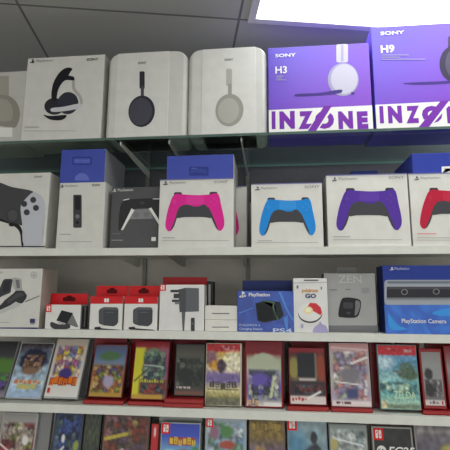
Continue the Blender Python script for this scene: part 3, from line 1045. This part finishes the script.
def paint(ops, u, v, rnd):
    """colour of a printed cover at u (left to right), v (top to bottom)"""
    c = [0, 0, 0]
    for op in ops:
        k = op[0]
        if k == 'bg':
            cs = op[1]
            t = v * (len(cs) - 1)
            i = min(len(cs) - 2, int(t))
            f = t - i
            c = [cs[i][a] * (1 - f) + cs[i + 1][a] * f for a in range(3)]
            continue
        w = 0.0
        if k == 'ell':
            _, cx, cy, rx, ry, col, soft = op
            d = math.hypot((u - cx) / rx, (v - cy) / ry) + 0.18 * n2(u * 9, v * 13, cx + cy)
            w = min(1, max(0, (1 - d) / soft + 0.5))
        elif k == 'rect':
            _, x0, y0, x1, y1, col, soft = op
            d = min(u - x0, x1 - u, v - y0, y1 - v)
            w = min(1, max(0, d / soft + 0.5))
        elif k == 'line':
            _, x0, y0, x1, y1, wd, col = op
            dx, dy = x1 - x0, (y1 - y0)
            t = max(0, min(1, ((u - x0) * dx + (v - y0) * dy) / (dx * dx + dy * dy + 1e-9)))
            d = math.hypot(u - x0 - t * dx, (v - y0 - t * dy) * 1.5)
            w = min(1, max(0, (wd - d) / 0.02 + 0.5))
        elif k == 'crowd':
            _, x0, y0, x1, y1, cols, sc, seed = op
            if not (x0 <= u <= x1 and y0 <= v <= y1):
                continue
            edge = min(1, min(u - x0, x1 - u, v - y0, y1 - v) / 0.05)
            X, Y_ = u * sc * 1.25 + 0.35 * n2(u * 14, v * 20, seed), v * sc * 1.9 + 0.35 * n2(u * 14 + 9, v * 20, seed)
            best = (9, 0, 0)
            ci, cj = int(math.floor(X)), int(math.floor(Y_))
            for ii in (ci - 1, ci, ci + 1):
                for jj in (cj - 1, cj, cj + 1):
                    hsh = math.sin(ii * 127.1 + jj * 311.7 + seed * 74.7) * 43758.5453
                    h1 = hsh - math.floor(hsh)
                    h2 = (hsh * 7.31) - math.floor(hsh * 7.31)
                    d_ = math.hypot(X - ii - 0.15 - 0.7 * h1, Y_ - jj - 0.15 - 0.7 * h2)
                    if d_ < best[0]:
                        best = (d_, h1 * 7.7 + h2 * 5.3, d_)
            col = cols[int(best[1] * 3) % len(cols)]
            br = 1.12 - 0.62 * best[0] + 0.35 * n2(u * sc * 3, v * sc * 4, seed + 5)
            col = [x * br for x in col]
            w = 0.88 * edge
        elif k == 'letters':
            _, x0, y0, x1, y1, col, back, seed, nn = op
            if not (x0 <= u <= x1 and y0 <= v <= y1):
                continue
            s_ = (u - x0) / (x1 - x0) * nn
            i = int(s_)
            fx = s_ - i
            fy = (v - y0) / (y1 - y0)
            wob = 0.12 * math.sin(i * 2.1 + seed)
            ins = 0.1 < fx < 0.9 and 0.12 + wob < fy < 0.88 + wob
            hole = 0.36 < fx < 0.62 and (0.25 + wob < fy < 0.42 + wob or 0.55 + wob < fy < 0.74 + wob) and (i + seed) % 3 != 0
            if ins and not hole:
                w = 1.0
            elif back is not None and -0.02 + wob < fy < 1.02 + wob:
                col, w = back, 0.9
        elif k == 'grain':
            _, amp, sc, seed = op
            g = 1 + amp * n2(u * sc, v * sc * 1.5, seed)
            c = [x * g for x in c]
            continue
        c = [c[a] * (1 - w) + col[a] * w for a in range(3)]
    return c


def cover(parent, w, h, t, ops, margin=(0.003, 0.003, 0.003, 0.003), nx=34, ny=52):
    ml, mr, mt, mbm = margin
    me = bpy.data.meshes.new('cover_art')
    vs, fs, cs = [], [], []
    for j in range(ny + 1):
        for i in range(nx + 1):
            u, v = i / nx, j / ny
            vs.append((-w / 2 + ml + u * (w - ml - mr), -t - 0.0004, h - mt - v * (h - mt - mbm)))
            cs.append(paint(ops, u, v, None))
    for j in range(ny):
        for i in range(nx):
            a = j * (nx + 1) + i
            fs.append((a, a + nx + 1, a + nx + 2, a + 1))
    me.from_pydata(vs, [], fs)
    at = me.color_attributes.new('print', 'FLOAT_COLOR', 'POINT')
    for i, c in enumerate(cs):
        l = L3([min(255, x) for x in c])
        at.data[i].color = (l[0], l[1], l[2], 1)
    me.materials.append(art_mat())
    o = bpy.data.objects.new('cover_art', me)
    COL.objects.link(o)
    o.parent = parent
    return o


def shell_mesh(w, h, t, m, bev=0.0016):
    mb = MB()
    mb.box(-w / 2, w / 2, -t, 0, 0, h, m, bev, 2)
    return mb


red_p = mat((140, 22, 28), 0.3, coat=0.15)
red_d = mat((104, 20, 26), 0.35, coat=0.2)
red_b = mat((150, 36, 36), 0.3, coat=0.15)
grey_p = mat((120, 120, 120), 0.3, coat=0.3)
dark_p = mat((44, 42, 46), 0.3, coat=0.3)
clear_p = mat((176, 178, 178), 0.25, coat=0.4)


def game_case(label, l, r, top, zb, Yb, lean, ops, shell=red_p, t=0.011, group=None, margin=(0.003, 0.003, 0.003, 0.003), h=None, wmul=1.0, yaw=0.0):
    """upright case leaning back; l and r measured along its lower edge"""
    ln = R(lean)
    up = Vector((0, math.sin(ln), math.cos(ln)))
    nrm = Vector((0, -math.cos(ln), math.sin(ln)))
    p0 = Vector((0, Yb, zb))
    xm = min(440, max(8, (l + r) / 2))
    if h is None:
        h = (at_plane(xm, top, p0, nrm) - p0).dot(up)
    ypx = 225 - F * 0  # row of the lower edge
    cam_pt = ROT.transposed() @ (Vector((0, Yb, zb)) - EYE)
    ypx = 225 + F * cam_pt.y / cam_pt.z
    x0 = atY(l, ypx, Yb).x
    x1 = atY(r, ypx, Yb).x
    w = (x1 - x0) * wmul
    cx = (x0 + x1) / 2
    # the back lower edge is the one it stands on
    back = Vector((cx, Yb, zb)) + Vector((0, math.cos(ln) * t, 0))
    root = thing('game_case', label, 'video game case', back, group, (-ln, 0, yaw))
    shell_mesh(w, h, t, shell).build('case_shell', root)
    if ops:
        cover(root, w, h, t, ops, margin)
    root['w'] = w
    del root['w']
    return root, w, h, cx


def flat_case(label, l, r, z, m, Y=0.012, depth=0.15, t=0.0098, group='flat game cases used as a step'):
    zpx = 225 + F * 0
    cp = ROT.transposed() @ (Vector((0, Y, z)) - EYE)
    ypx = 225 + F * cp.y / cp.z
    x0, x1 = atY(l, ypx, Y).x, atY(r, ypx, Y).x
    w = x1 - x0
    root = thing('game_case', label, 'video game case', ((x0 + x1) / 2, Y, z), group)
    mb = MB()
    mb.box(-w / 2, w / 2, 0, depth, 0.0002, t, m, 0.0014, 2)
    mb.build('case_shell', root)
    k = MB()
    k.box(-w / 2 + .004, w / 2 - .004, -0.0004, 0.001, 0.003, t - 0.003, mat((164, 52, 50), .35) if m is not dark_p else mat((80, 70, 74), .4), 0.0)
    k.build('spine_label', root)
    return z + t


def back_case(label, l, r, top_h, z, Y, m, lean=4, group='red game cases standing behind the displayed ones'):
    root, w, h, cx = game_case(label, l, r, 0, z, Y, lean, None, m, 0.011, group, h=top_h)
    k = MB()
    k.box(-w / 2 + .004, w / 2 - .004, -0.0114, -0.0109, h - .022, h - .006, mat((128, 34, 40), .4))
    k.build('header_print', root)


# colours
cr, or_, ye, gr, bl, wh, br, pu, bk, tl, pk_ = (190, 40, 44), (214, 120, 44), (220, 196, 70), (86, 140, 70), (62, 90, 170), (222, 222, 220), (112, 84, 64), (110, 84, 160), (38, 38, 42), (80, 150, 160), (206, 110, 150)

# ---- upper row of games (shelf 4)
zr = Z4
# far left, cut off
game_case('dark game case with a green patch at the far left of the upper game shelf', -38, 3.4, 342, zr, 0.030, 20,
          [('bg', [(52, 52, 54), (66, 66, 70), (90, 96, 92), (70, 66, 96), (150, 140, 150)]), ('ell', .8, .45, .5, .14, (90, 130, 60), .6), ('crowd', .2, .6, 1, .9, [pu, wh, gr, bk], 5, 4)], grey_p)
game_case('pale blue game case with a dark oval picture and orange lettering', 3.6, 39.6, 344, zr, 0.026, 24,
          [('bg', [(70, 60, 64), (120, 140, 160), (168, 190, 208), (176, 196, 214), (150, 178, 214)]), ('grain', .35, 9, 2),
           ('ell', .5, .32, .42, .22, (44, 46, 66), .25), ('crowd', .2, .2, .85, .52, [(112, 84, 64), (150, 112, 84), (70, 60, 80), (190, 150, 120)], 6, 1),
           ('ell', .5, .52, .25, .07, (140, 110, 90), .5), ('letters', .1, .68, .92, .76, (216, 132, 90), (190, 206, 190), 3, 6), ('letters', .22, .76, .8, .86, (214, 190, 110), (150, 190, 150), 5, 4), ('rect', .0, .9, 1, 1, (170, 192, 216), .1)],
          clear_p)
game_case('white game case with a colourful crowd and fat orange lettering', 42.4, 76.6, 340, zr + 0.004, 0.026, 22,
          [('bg', [(196, 184, 170), (206, 196, 186), (214, 210, 204), (224, 222, 216)]),
           ('crowd', .06, .1, .94, .68, [(200, 150, 60), (120, 100, 150), (200, 80, 80), (226, 206, 180), (110, 130, 170), (214, 190, 80), (170, 100, 140)], 5.5, 8),
           ('ell', .5, .62, .2, .1, (70, 60, 130), .4), ('letters', .05, .66, .9, .82, (226, 120, 34), (128, 40, 34), 2, 6), ('rect', .05, .86, .13, .94, cr, .02)],
          clear_p, margin=(.002, .002, .002, .004))
# its thick pale edge neighbour: a second case behind it, pushed to the right
game_case('plain grey game case standing behind the white case with orange lettering', 56, 85.6, 341, zr, 0.078, 14, None, grey_p)
z_ = flat_case('flat game case with a pale front under the jungle crowd cover', 82.4, 123, zr, red_b)
game_case('game case with a blue sky over an orange jungle crowd', 87, 121.6, 344.5, z_, 0.026, 16,
          [('bg', [(96, 90, 110), (84, 104, 150), (110, 130, 160), (150, 120, 90), (160, 104, 60), (186, 140, 70), (180, 150, 60)]), ('ell', .5, .22, .34, .09, (76, 112, 70), .6), ('crowd', .0, .38, 1, .95, [(150, 90, 50), (196, 150, 70), (110, 70, 50), (190, 170, 120), (120, 140, 60), (90, 80, 120)], 6, 12), ('ell', .55, .72, .17, .12, (170, 160, 190), .5)],
          red_d, margin=(.003, .003, .004, .003))
z_ = flat_case('flat red game case under the yellow-edged robot cover', 127, 166, zr, red_b)
game_case('game case with a yellow edge and a dark green armoured figure', 129.6, 166.4, 341.5, z_, 0.019, 12,
          [('bg', [(146, 34, 44), (130, 120, 60), (120, 130, 80), (130, 110, 90), (120, 90, 80)]), ('rect', -.2, .1, .3, 1, (206, 200, 50), .06), ('rect', -.2, -.1, 1.2, .1, (140, 26, 36), .03),
           ('ell', .88, .4, .3, .3, (150, 80, 110), .5), ('ell', .55, .27, .26, .15, (104, 130, 110), .3), ('ell', .6, .52, .36, .15, (66, 78, 84), .3), ('crowd', .25, .15, .95, .72, [(90, 120, 100), (60, 70, 84), (140, 160, 140), (84, 66, 90)], 6, 20),
           ('line', .3, .42, .8, .44, .02, (170, 186, 176)), ('line', .05, .7, .4, .5, .02, (60, 60, 50)), ('rect', .2, .68, 1, .92, (96, 60, 60), .08), ('letters', .22, .67, .9, .73, (190, 190, 70), None, 2, 7), ('crowd', .25, .73, .95, .93, [(150, 70, 60), (70, 90, 96), (50, 48, 56)], 7, 23), ('rect', -.1, .93, .9, 1.1, (190, 150, 60), .03)],
          red_d)
z_ = flat_case('lower of the two flat red game cases under the murky green cover', 162.4, 203, zr, red_b, Y=.006)
z_ = flat_case('upper of the two flat red game cases under the murky green cover', 164, 203, z_, red_b, Y=.007)
game_case('game case with a murky dark green monster cover', 173.4, 204, 344.5, z_, 0.030, 8,
          [('bg', [(66, 62, 60), (86, 86, 76), (70, 76, 66), (48, 54, 52), (60, 62, 62), (96, 80, 70)]), ('crowd', 0, .25, 1, .85, [(44, 50, 48), (74, 84, 72), (58, 60, 56), (112, 116, 104)], 4.5, 31), ('ell', .35, .62, .3, .16, (36, 42, 40), .5), ('letters', .05, .83, .55, .88, (190, 180, 170), None, 1, 7), ('rect', 0, .93, 1, 1, (120, 80, 66), .05)],
          dark_p)
game_case('game case with a golden sky, a lone dark figure and a red top band', 204.6, 241.6, 343.5, zr + 0.002, 0.022, 6,
          [('bg', [(176, 36, 44), (206, 160, 80), (226, 204, 120), (224, 210, 150), (150, 130, 170), (140, 120, 160), (214, 204, 150), (150, 140, 84), (110, 108, 84)]), ('rect', -.2, -.2, 1.2, .13, (184, 40, 50), .03), ('crowd', .2, .02, .9, .12, [(230, 220, 220), (184, 40, 50), (184, 50, 56)], 8, 3),
           ('ell', .8, .3, .3, .18, (236, 228, 196), .6), ('ell', .12, .25, .2, .14, (140, 100, 110), .5), ('ell', .3, .36, .22, .08, (206, 150, 60), .6), ('ell', .45, .37, .13, .11, (78, 62, 74), .35), ('ell', .45, .30, .05, .05, (70, 56, 70), .4), ('ell', .5, .57, .6, .08, (120, 104, 156), .5),
           ('letters', .1, .62, .9, .74, (70, 70, 56), None, 4, 5), ('rect', .05, .74, .95, .755, (74, 72, 52), .02), ('rect', -.1, .88, 1.1, 1.1, (104, 104, 84), .06), ('grain', .3, 12, 3)],
          mat((196, 190, 170), .3, coat=.3), margin=(.002, .004, .002, .002))
back_case('red game case behind the golden sky cover', 215, 247, .155, zr, 0.062, red_p, 2)
game_case('red-framed game case with purple winged fighters on pale green', 245, 283.4, 341.5, zr + 0.001, 0.024, 6,
          [('bg', [(110, 20, 28), (120, 24, 32), (176, 186, 160), (190, 196, 170), (150, 140, 176), (110, 90, 160), (120, 120, 130), (214, 206, 200)]), ('rect', -.2, -.2, 1.2, .2, (122, 24, 34), .03), ('ell', .48, .3, .36, .12, (184, 190, 166), .3),
           ('crowd', .04, .42, .96, .92, [(92, 74, 160), (130, 140, 170), (70, 60, 110), (150, 160, 150), (206, 210, 190), (60, 70, 80)], 5, 41), ('ell', .36, .6, .26, .1, (100, 84, 170), .5), ('line', .78, .6, .7, .85, .04, (196, 206, 160)), ('letters', .03, .9, .35, 1, (206, 170, 130), (70, 60, 90), 2, 3), ('rect', .5, .94, 1, 1, (224, 220, 214), .02)],
          red_p, margin=(.004, .004, .002, .003))
z_ = flat_case('lower flat red game case under the dark framed fighter cover', 287, 329, zr, red_b)
game_case('game case with a black central panel between yellow and red figures', 289.4, 327.4, 348, z_, 0.019, 7,
          [('bg', [(110, 24, 30), (70, 60, 56), (80, 66, 54), (84, 66, 60), (60, 40, 44), (200, 190, 186)]), ('rect', -.2, -.2, 1.2, .07, (136, 30, 40), .03), ('ell', .12, .36, .16, .2, (150, 140, 76), .5), ('ell', .9, .35, .14, .26, (150, 64, 46), .5), ('rect', .22, .08, .72, .52, (36, 38, 44), .03), ('rect', .72, .08, .78, .56, (120, 110, 96), .02),
           ('rect', .26, .54, .74, .59, (190, 184, 176), .02), ('rect', 0, .6, 1, .84, (54, 44, 52), .05), ('crowd', .1, .64, .95, .84, [(50, 44, 52), (120, 60, 60), (90, 100, 110)], 6, 51), ('rect', -.1, .86, 1.1, 1.1, (214, 206, 200), .03), ('letters', .04, .88, .45, .95, (190, 50, 50), None, 1, 5), ('line', .5, .9, .85, .78, .03, (230, 226, 220))],
          red_d, margin=(.003, .003, .003, .003))
z_ = flat_case('flat red game case under the plastic-wrapped pastel cover', 331, 373, zr, red_p)
game_case('plastic-wrapped game case with a crowded pastel cover', 331.6, 372.2, 343.5, z_, 0.019, 5,
          [('bg', [(196, 140, 140), (190, 176, 176), (170, 164, 178), (186, 180, 170), (160, 150, 180), (206, 190, 190)]), ('crowd', .04, .1, .96, .92, [(176, 164, 184), (206, 190, 150), (140, 130, 160), (220, 214, 216), (150, 160, 140), (190, 130, 130)], 4.5, 61), ('ell', .5, .52, .28, .14, (128, 124, 132), .5), ('rect', .4, .72, .68, .88, (66, 74, 116), .06),
           ('line', .55, .32, .95, .22, .03, (235, 232, 230)), ('line', .1, .62, .7, .66, .015, (236, 232, 230)), ('rect', 0, .92, 1, 1, (226, 214, 210), .03), ('letters', .1, .93, .5, .98, (100, 60, 70), None, 1, 6), ('line', .0, .06, 1, .1, .02, (220, 190, 190))],
          mat((196, 176, 176), .25, coat=.5), margin=(.002, .002, .002, .002))
back_case('dark red game case behind the gap right of the pastel cover', 372, 396, .150, zr, 0.058, red_d, 2)
game_case('game case with blue-green floating cliffs and a red top band', 380.8, 421.6, 345, zr + 0.006, 0.022, 5,
          [('bg', [(190, 40, 48), (110, 160, 196), (90, 150, 180), (150, 190, 190), (110, 176, 180), (130, 180, 170), (190, 200, 170)]), ('rect', -.2, -.2, 1.2, .16, (196, 46, 56), .03), ('crowd', .2, .03, .9, .13, [(236, 226, 226), (196, 46, 56), (196, 50, 56)], 7, 2),
           ('ell', .15, .28, .25, .1, (190, 216, 226), .7), ('ell', .72, .34, .22, .07, (90, 120, 110), .4), ('ell', .76, .46, .27, .1, (84, 104, 84), .4), ('ell', .5, .42, .12, .02, (110, 120, 110), .5), ('ell', .3, .6, .4, .1, (150, 200, 204), .7), ('crowd', 0, .55, 1, .8, [(96, 160, 168), (150, 196, 190), (80, 130, 130), (180, 206, 180)], 5, 71), ('ell', .03, .66, .14, .05, (60, 90, 96), .5),
           ('rect', 0, .93, 1, 1, (110, 130, 110), .03), ('rect', .0, .88, .14, 1, (206, 190, 150), .03), ('grain', .25, 14, 7)],
          mat((110, 150, 150), .3, coat=.3), margin=(.002, .002, .002, .002))
kz = [o for o in bpy.data.objects if o.name.startswith('game_case')][-1]
# title on that cover
_w = text_polys('ZELDA', 0.01)
mb = MB()
sh = next(c for c in kz.children if c.name.startswith('case_shell'))
sw = max(v.co.x for v in sh.data.vertices); hh = max(v.co.z for v in sh.data.vertices)
tm = mat((190, 212, 168), .4, var=0)
bv = [mb.bm.verts.new((-sw * .32 + u * sw * 1.1, -0.0116, hh * .17 + v * hh * .11)) for u, v in _w[0]]
mb.mi(tm)
for f in _w[1]:
    mb.bm.faces.new([bv[i] for i in f])
mb.build('title_lettering', kz)
z_ = flat_case('lower flat red game case under the grey sketch cover', 423, 462, zr, red_p)
game_case('red-framed game case with a grey cover of dark sketched figures', 424, 447.2, 349, z_, 0.022, 5,
          [('bg', [(140, 140, 140), (156, 156, 156), (150, 150, 150), (130, 128, 128), (96, 90, 92)]), ('ell', .3, .42, .2, .1, (56, 54, 58), .5), ('crowd', .05, .5, .95, .86, [(60, 56, 60), (130, 128, 128), (90, 86, 90), (150, 148, 148)], 5, 81), ('ell', .3, .72, .22, .12, (54, 50, 54), .5), ('rect', -.1, .9, 1.1, 1.1, (206, 200, 198), .02), ('letters', .2, .92, .7, .98, (110, 70, 70), None, 1, 5), ('rect', .84, .92, .92, .98, cr, .02)],
          red_p, margin=(.004, .004, .008, .008))
game_case('red game case at the far right end of the upper game shelf', 450, 488, 346, zr, 0.03, 5, [('bg', [(130, 30, 34), (150, 150, 150), (110, 100, 100), (190, 40, 44)])], red_p)
# standing stock behind
for l, r, lab in ((90, 124, 'red game case behind the orange jungle crowd cover'), (128, 166, 'red game case behind the robot cover'), (170, 206, 'red game case behind the murky green cover'),
                  (250, 286, 'red game case behind the purple fighters cover'), (292, 328, 'red game case behind the black central panel cover'), (336, 370, 'red game case behind the pastel cover'),
                  (400, 424, 'red game case behind the floating cliffs cover'), (430, 462, 'red game case behind the grey sketch cover')):
    back_case(lab, l, r, .158, zr, 0.085 + random.Random(l).random() * .01, red_d if l % 4 else red_p, 2)

# ---- lowest row (shelf 5), cut by the lower edge of the picture
z5 = Z5


def low(label, l, r, top, ops, shell=red_p, Y=0.024, lean=8, **k):
    return game_case(label, l, r, top, z5, Y, lean, ops, shell, **k)


low('red and green battle game case at the far left of the lowest shelf', -8, 28.5, 413,
    [('bg', [(150, 150, 146), (166, 160, 156), (150, 80, 84), (140, 70, 70), (130, 120, 70), (120, 110, 60)]), ('crowd', 0, .12, 1, 1, [(150, 60, 66), (170, 160, 150), (120, 130, 80), (96, 60, 60), (190, 180, 160)], 5, 91), ('line', -.1, .45, .95, .85, .025, (226, 220, 212)), ('ell', .75, .42, .1, .08, (230, 226, 222), .4)], clear_p)
low('plain grey game case seen edge-on beside the red and green battle cover', 27.6, 43.4, 412, None, grey_p, 0.034)
low('dark blue game case with small pale and blue figures', 46.4, 76.4, 411.5,
    [('bg', [(46, 58, 84), (56, 72, 110), (60, 76, 130), (50, 70, 130), (60, 80, 140)]), ('crowd', .02, .02, .98, 1, [(50, 70, 130), (90, 110, 120), (40, 46, 70), (66, 90, 160), (70, 90, 80)], 5, 101), ('ell', .35, .4, .07, .06, (224, 226, 230), .5), ('line', .2, .62, .4, .52, .03, (220, 222, 226)), ('ell', .85, .5, .1, .08, (150, 160, 70), .6)], dark_p)
low('narrow dark green game case between the dark blue and the magenta ones', 77, 95, 412, [('bg', [(64, 66, 62), (76, 84, 66), (56, 60, 60), (60, 80, 120)]), ('grain', .4, 8, 4)], dark_p, 0.032)
low('game case with a tangled magenta, yellow and purple cover', 97.4, 146, 413,
    [('bg', [(96, 66, 60), (120, 70, 56), (120, 90, 70), (130, 90, 90), (150, 70, 84)]), ('crowd', .02, .02, .98, 1, [(130, 66, 56), (110, 96, 84), (96, 76, 96), (150, 130, 80), (84, 74, 66), (150, 110, 120)], 5, 111), ('line', .05, .38, .5, .3, .04, (196, 180, 70)), ('line', .05, .7, .45, .52, .02, (210, 190, 196)), ('ell', .3, .72, .25, .12, (180, 50, 70), .5)], dark_p)
low('thin red game case spine left of the blue sky cover', 147.4, 155.4, 424, [('bg', [(206, 50, 56), (196, 36, 44), (180, 30, 40)]), ('rect', .3, .05, .7, .2, (230, 200, 200), .05)], red_b)
low('pale grey game case top showing behind the blue sky cover', 156, 201, 415, None, mat((140, 146, 140), .3, coat=.3), 0.052, 4)
c_, w_, h_, _x = low('game case with a blue sky, green hills and yellow and red lettering', 157.4, 198.8, 423,
    [('bg', [(60, 76, 180), (70, 90, 196), (110, 160, 206), (150, 200, 220), (96, 170, 110), (80, 150, 90)]), ('letters', .2, .22, .9, .36, (226, 196, 70), (176, 60, 56), 3, 6), ('ell', .6, .52, .2, .1, (200, 90, 70), .5), ('ell', .9, .5, .12, .14, (70, 140, 80), .5), ('ell', .25, .55, .2, .12, (200, 224, 236), .6)],
    mat((160, 164, 170), .25, coat=.4))


def corner_logo(root, w, h, u0, v0, s):
    mb = MB()
    x0, x1 = -w / 2 + u0, -w / 2 + u0 + s
    z1, z0 = h - v0, h - v0 - s * 1.15
    lay = 0
    for pts, m in pad_logo(x0, -z1, x1, -z0, SW, PW):
        lay += 1
        mb.poly([(x, -0.0116 - .00012 * lay, -y) for x, y in pts], m)
    o = mb.build('brand_logo', root)
    for p in o.data.polygons:
        if p.normal.y > 0:
            p.flip()


corner_logo(c_, w_, h_, .002, .002, .021)
c_, w_, h_, _x = low('game case with pale blue, green and red swirls on its cover', 203.4, 246.4, 418.5,
    [('bg', [(176, 190, 200), (150, 180, 196), (170, 190, 196), (190, 196, 196)]), ('crowd', .02, .02, .98, 1, [(160, 186, 206), (206, 216, 220), (110, 150, 120), (170, 180, 200), (120, 150, 180)], 4, 121), ('ell', .52, .18, .16, .1, (90, 140, 84), .5), ('ell', .55, .38, .2, .06, (176, 84, 70), .5), ('ell', .2, .2, .12, .1, (150, 110, 130), .5)], mat((176, 176, 176), .25, coat=.4))
corner_logo(c_, w_, h_, .002, .002, .017)
low('game case with gold lettering over two purple-shaded portraits', 248.6, 286.6, 417,
    [('bg', [(120, 104, 60), (140, 118, 66), (96, 84, 120), (92, 80, 140), (120, 96, 110)]), ('letters', .06, .06, .9, .2, (150, 126, 66), (104, 86, 50), 3, 7), ('ell', .3, .6, .26, .18, (186, 150, 90), .4), ('ell', .3, .62, .15, .12, (206, 170, 150), .4), ('ell', .8, .62, .22, .16, (150, 110, 120), .5), ('grain', .3, 9, 6)], mat((104, 84, 80), .3, coat=.3))
c_, w_, h_, _x = low('game case with a dark hooded figure seen from behind on misty blue', 288.4, 330, 414,
    [('bg', [(150, 166, 170), (140, 166, 176), (130, 160, 176), (110, 140, 160)]), ('ell', .15, .5, .35, .3, (90, 140, 170), .8), ('rect', .25, .02, .95, .08, (110, 130, 134), .04), ('ell', .68, .3, .09, .08, (56, 60, 64), .3), ('ell', .66, .62, .26, .24, (60, 66, 74), .25), ('grain', .2, 6, 3)], mat((130, 140, 146), .25, coat=.4))
corner_logo(c_, w_, h_, .001, .013, .022)
low('dark topped game case standing behind the white streak cover', 329.4, 369.4, 416.5, [('bg', [(60, 56, 56), (70, 66, 66), (60, 56, 58)]), ('ell', .92, .08, .06, .05, (190, 196, 196), .5)], dark_p, 0.046, 4)
low('game case with white streaks on a pale grey-green cover', 331.6, 372, 424.5,
    [('bg', [(140, 150, 146), (176, 186, 182), (190, 200, 198), (170, 190, 190), (180, 196, 196)]), ('crowd', 0, .05, 1, 1, [(196, 206, 204), (220, 226, 224), (140, 156, 156), (180, 190, 188)], 3.5, 131), ('line', .1, .2, .9, .3, .02, (232, 236, 236)), ('line', .2, .4, .95, .55, .02, (110, 124, 126)), ('ell', .1, .3, .1, .1, (190, 176, 110), .6)], mat((120, 122, 122), .25, coat=.4))
low('brownish game case standing behind the black football cover', 374, 420, 417, [('bg', [(110, 90, 84), (96, 84, 82), (90, 80, 80)]), ('grain', .4, 7, 9)], mat((120, 104, 100), .3, coat=.3), 0.048, 4)
c_, w_, h_, _x = low('black football game case with white lettering and a red corner mark', 376.2, 418.6, 427.5,
    [('bg', [(58, 58, 58), (52, 52, 54), (60, 60, 62)]), ('grain', .2, 6, 2)], mat((150, 150, 148), .25, coat=.4), margin=(.004, .004, .004, .004))
corner_logo(c_, w_, h_, .004, .004, .022)
mb = MB()
vs, fs = text_polys('FC25', 0.02)
k0 = mb.mi(PW)
bv = [mb.bm.verts.new((-.012 + u * .056 + .012 * v * .4, -0.0117, h_ - .060 + v * .018)) for u, v in vs]
for f in fs:
    mb.bm.faces.new([bv[i] for i in f])
mb.build('title_lettering', c_)
mb = MB()
vs, fs = text_polys('EA', 0.02)
mb.poly([(x, -0.0117, z) for x, z in ell(-.026, h_ - .051, .0105, .0105)], PW)
mb.mi(K)
bv = [mb.bm.verts.new((-.033 + u * .014, -0.0121, h_ - .055 + v * .008)) for u, v in vs]
for f in fs:
    ff = mb.bm.faces.new([bv[i] for i in f])
    ff.material_index = mb.mi(K)
o = mb.build('round_emblem', c_)
for p in o.data.polygons:
    if p.normal.y > 0:
        p.flip()
low('grey-violet game case at the right end of the lowest shelf', 420.6, 464, 421,
    [('bg', [(130, 124, 122), (116, 110, 124), (104, 98, 130), (110, 100, 130)]), ('rect', .05, .1, 1, .16, (160, 156, 156), .05), ('ell', .75, .42, .16, .12, (170, 164, 90), .5), ('line', .35, .4, .5, .62, .02, (200, 170, 160)), ('grain', .25, 8, 5)], mat((140, 136, 136), .25, coat=.4))

# ------------------------------------------------------------------ light of the shop
w = bpy.data.worlds.new('shop_air')
S.world = w
w.use_nodes = True
w.node_tree.nodes['Background'].inputs['Color'].default_value = (1.0, 1.0, 0.965, 1)
w.node_tree.nodes['Background'].inputs['Strength'].default_value = 1.2

S.view_settings.view_transform = 'Standard'
S.view_settings.look = 'None'
S.view_settings.gamma = 1.0
S.view_settings.use_curve_mapping = False
S.view_settings.exposure = 0.57
S.cycles.use_denoising = True
S.cycles.max_bounces = 8
S.cycles.transparent_max_bounces = 16
S.cycles.sample_clamp_indirect = 6.0
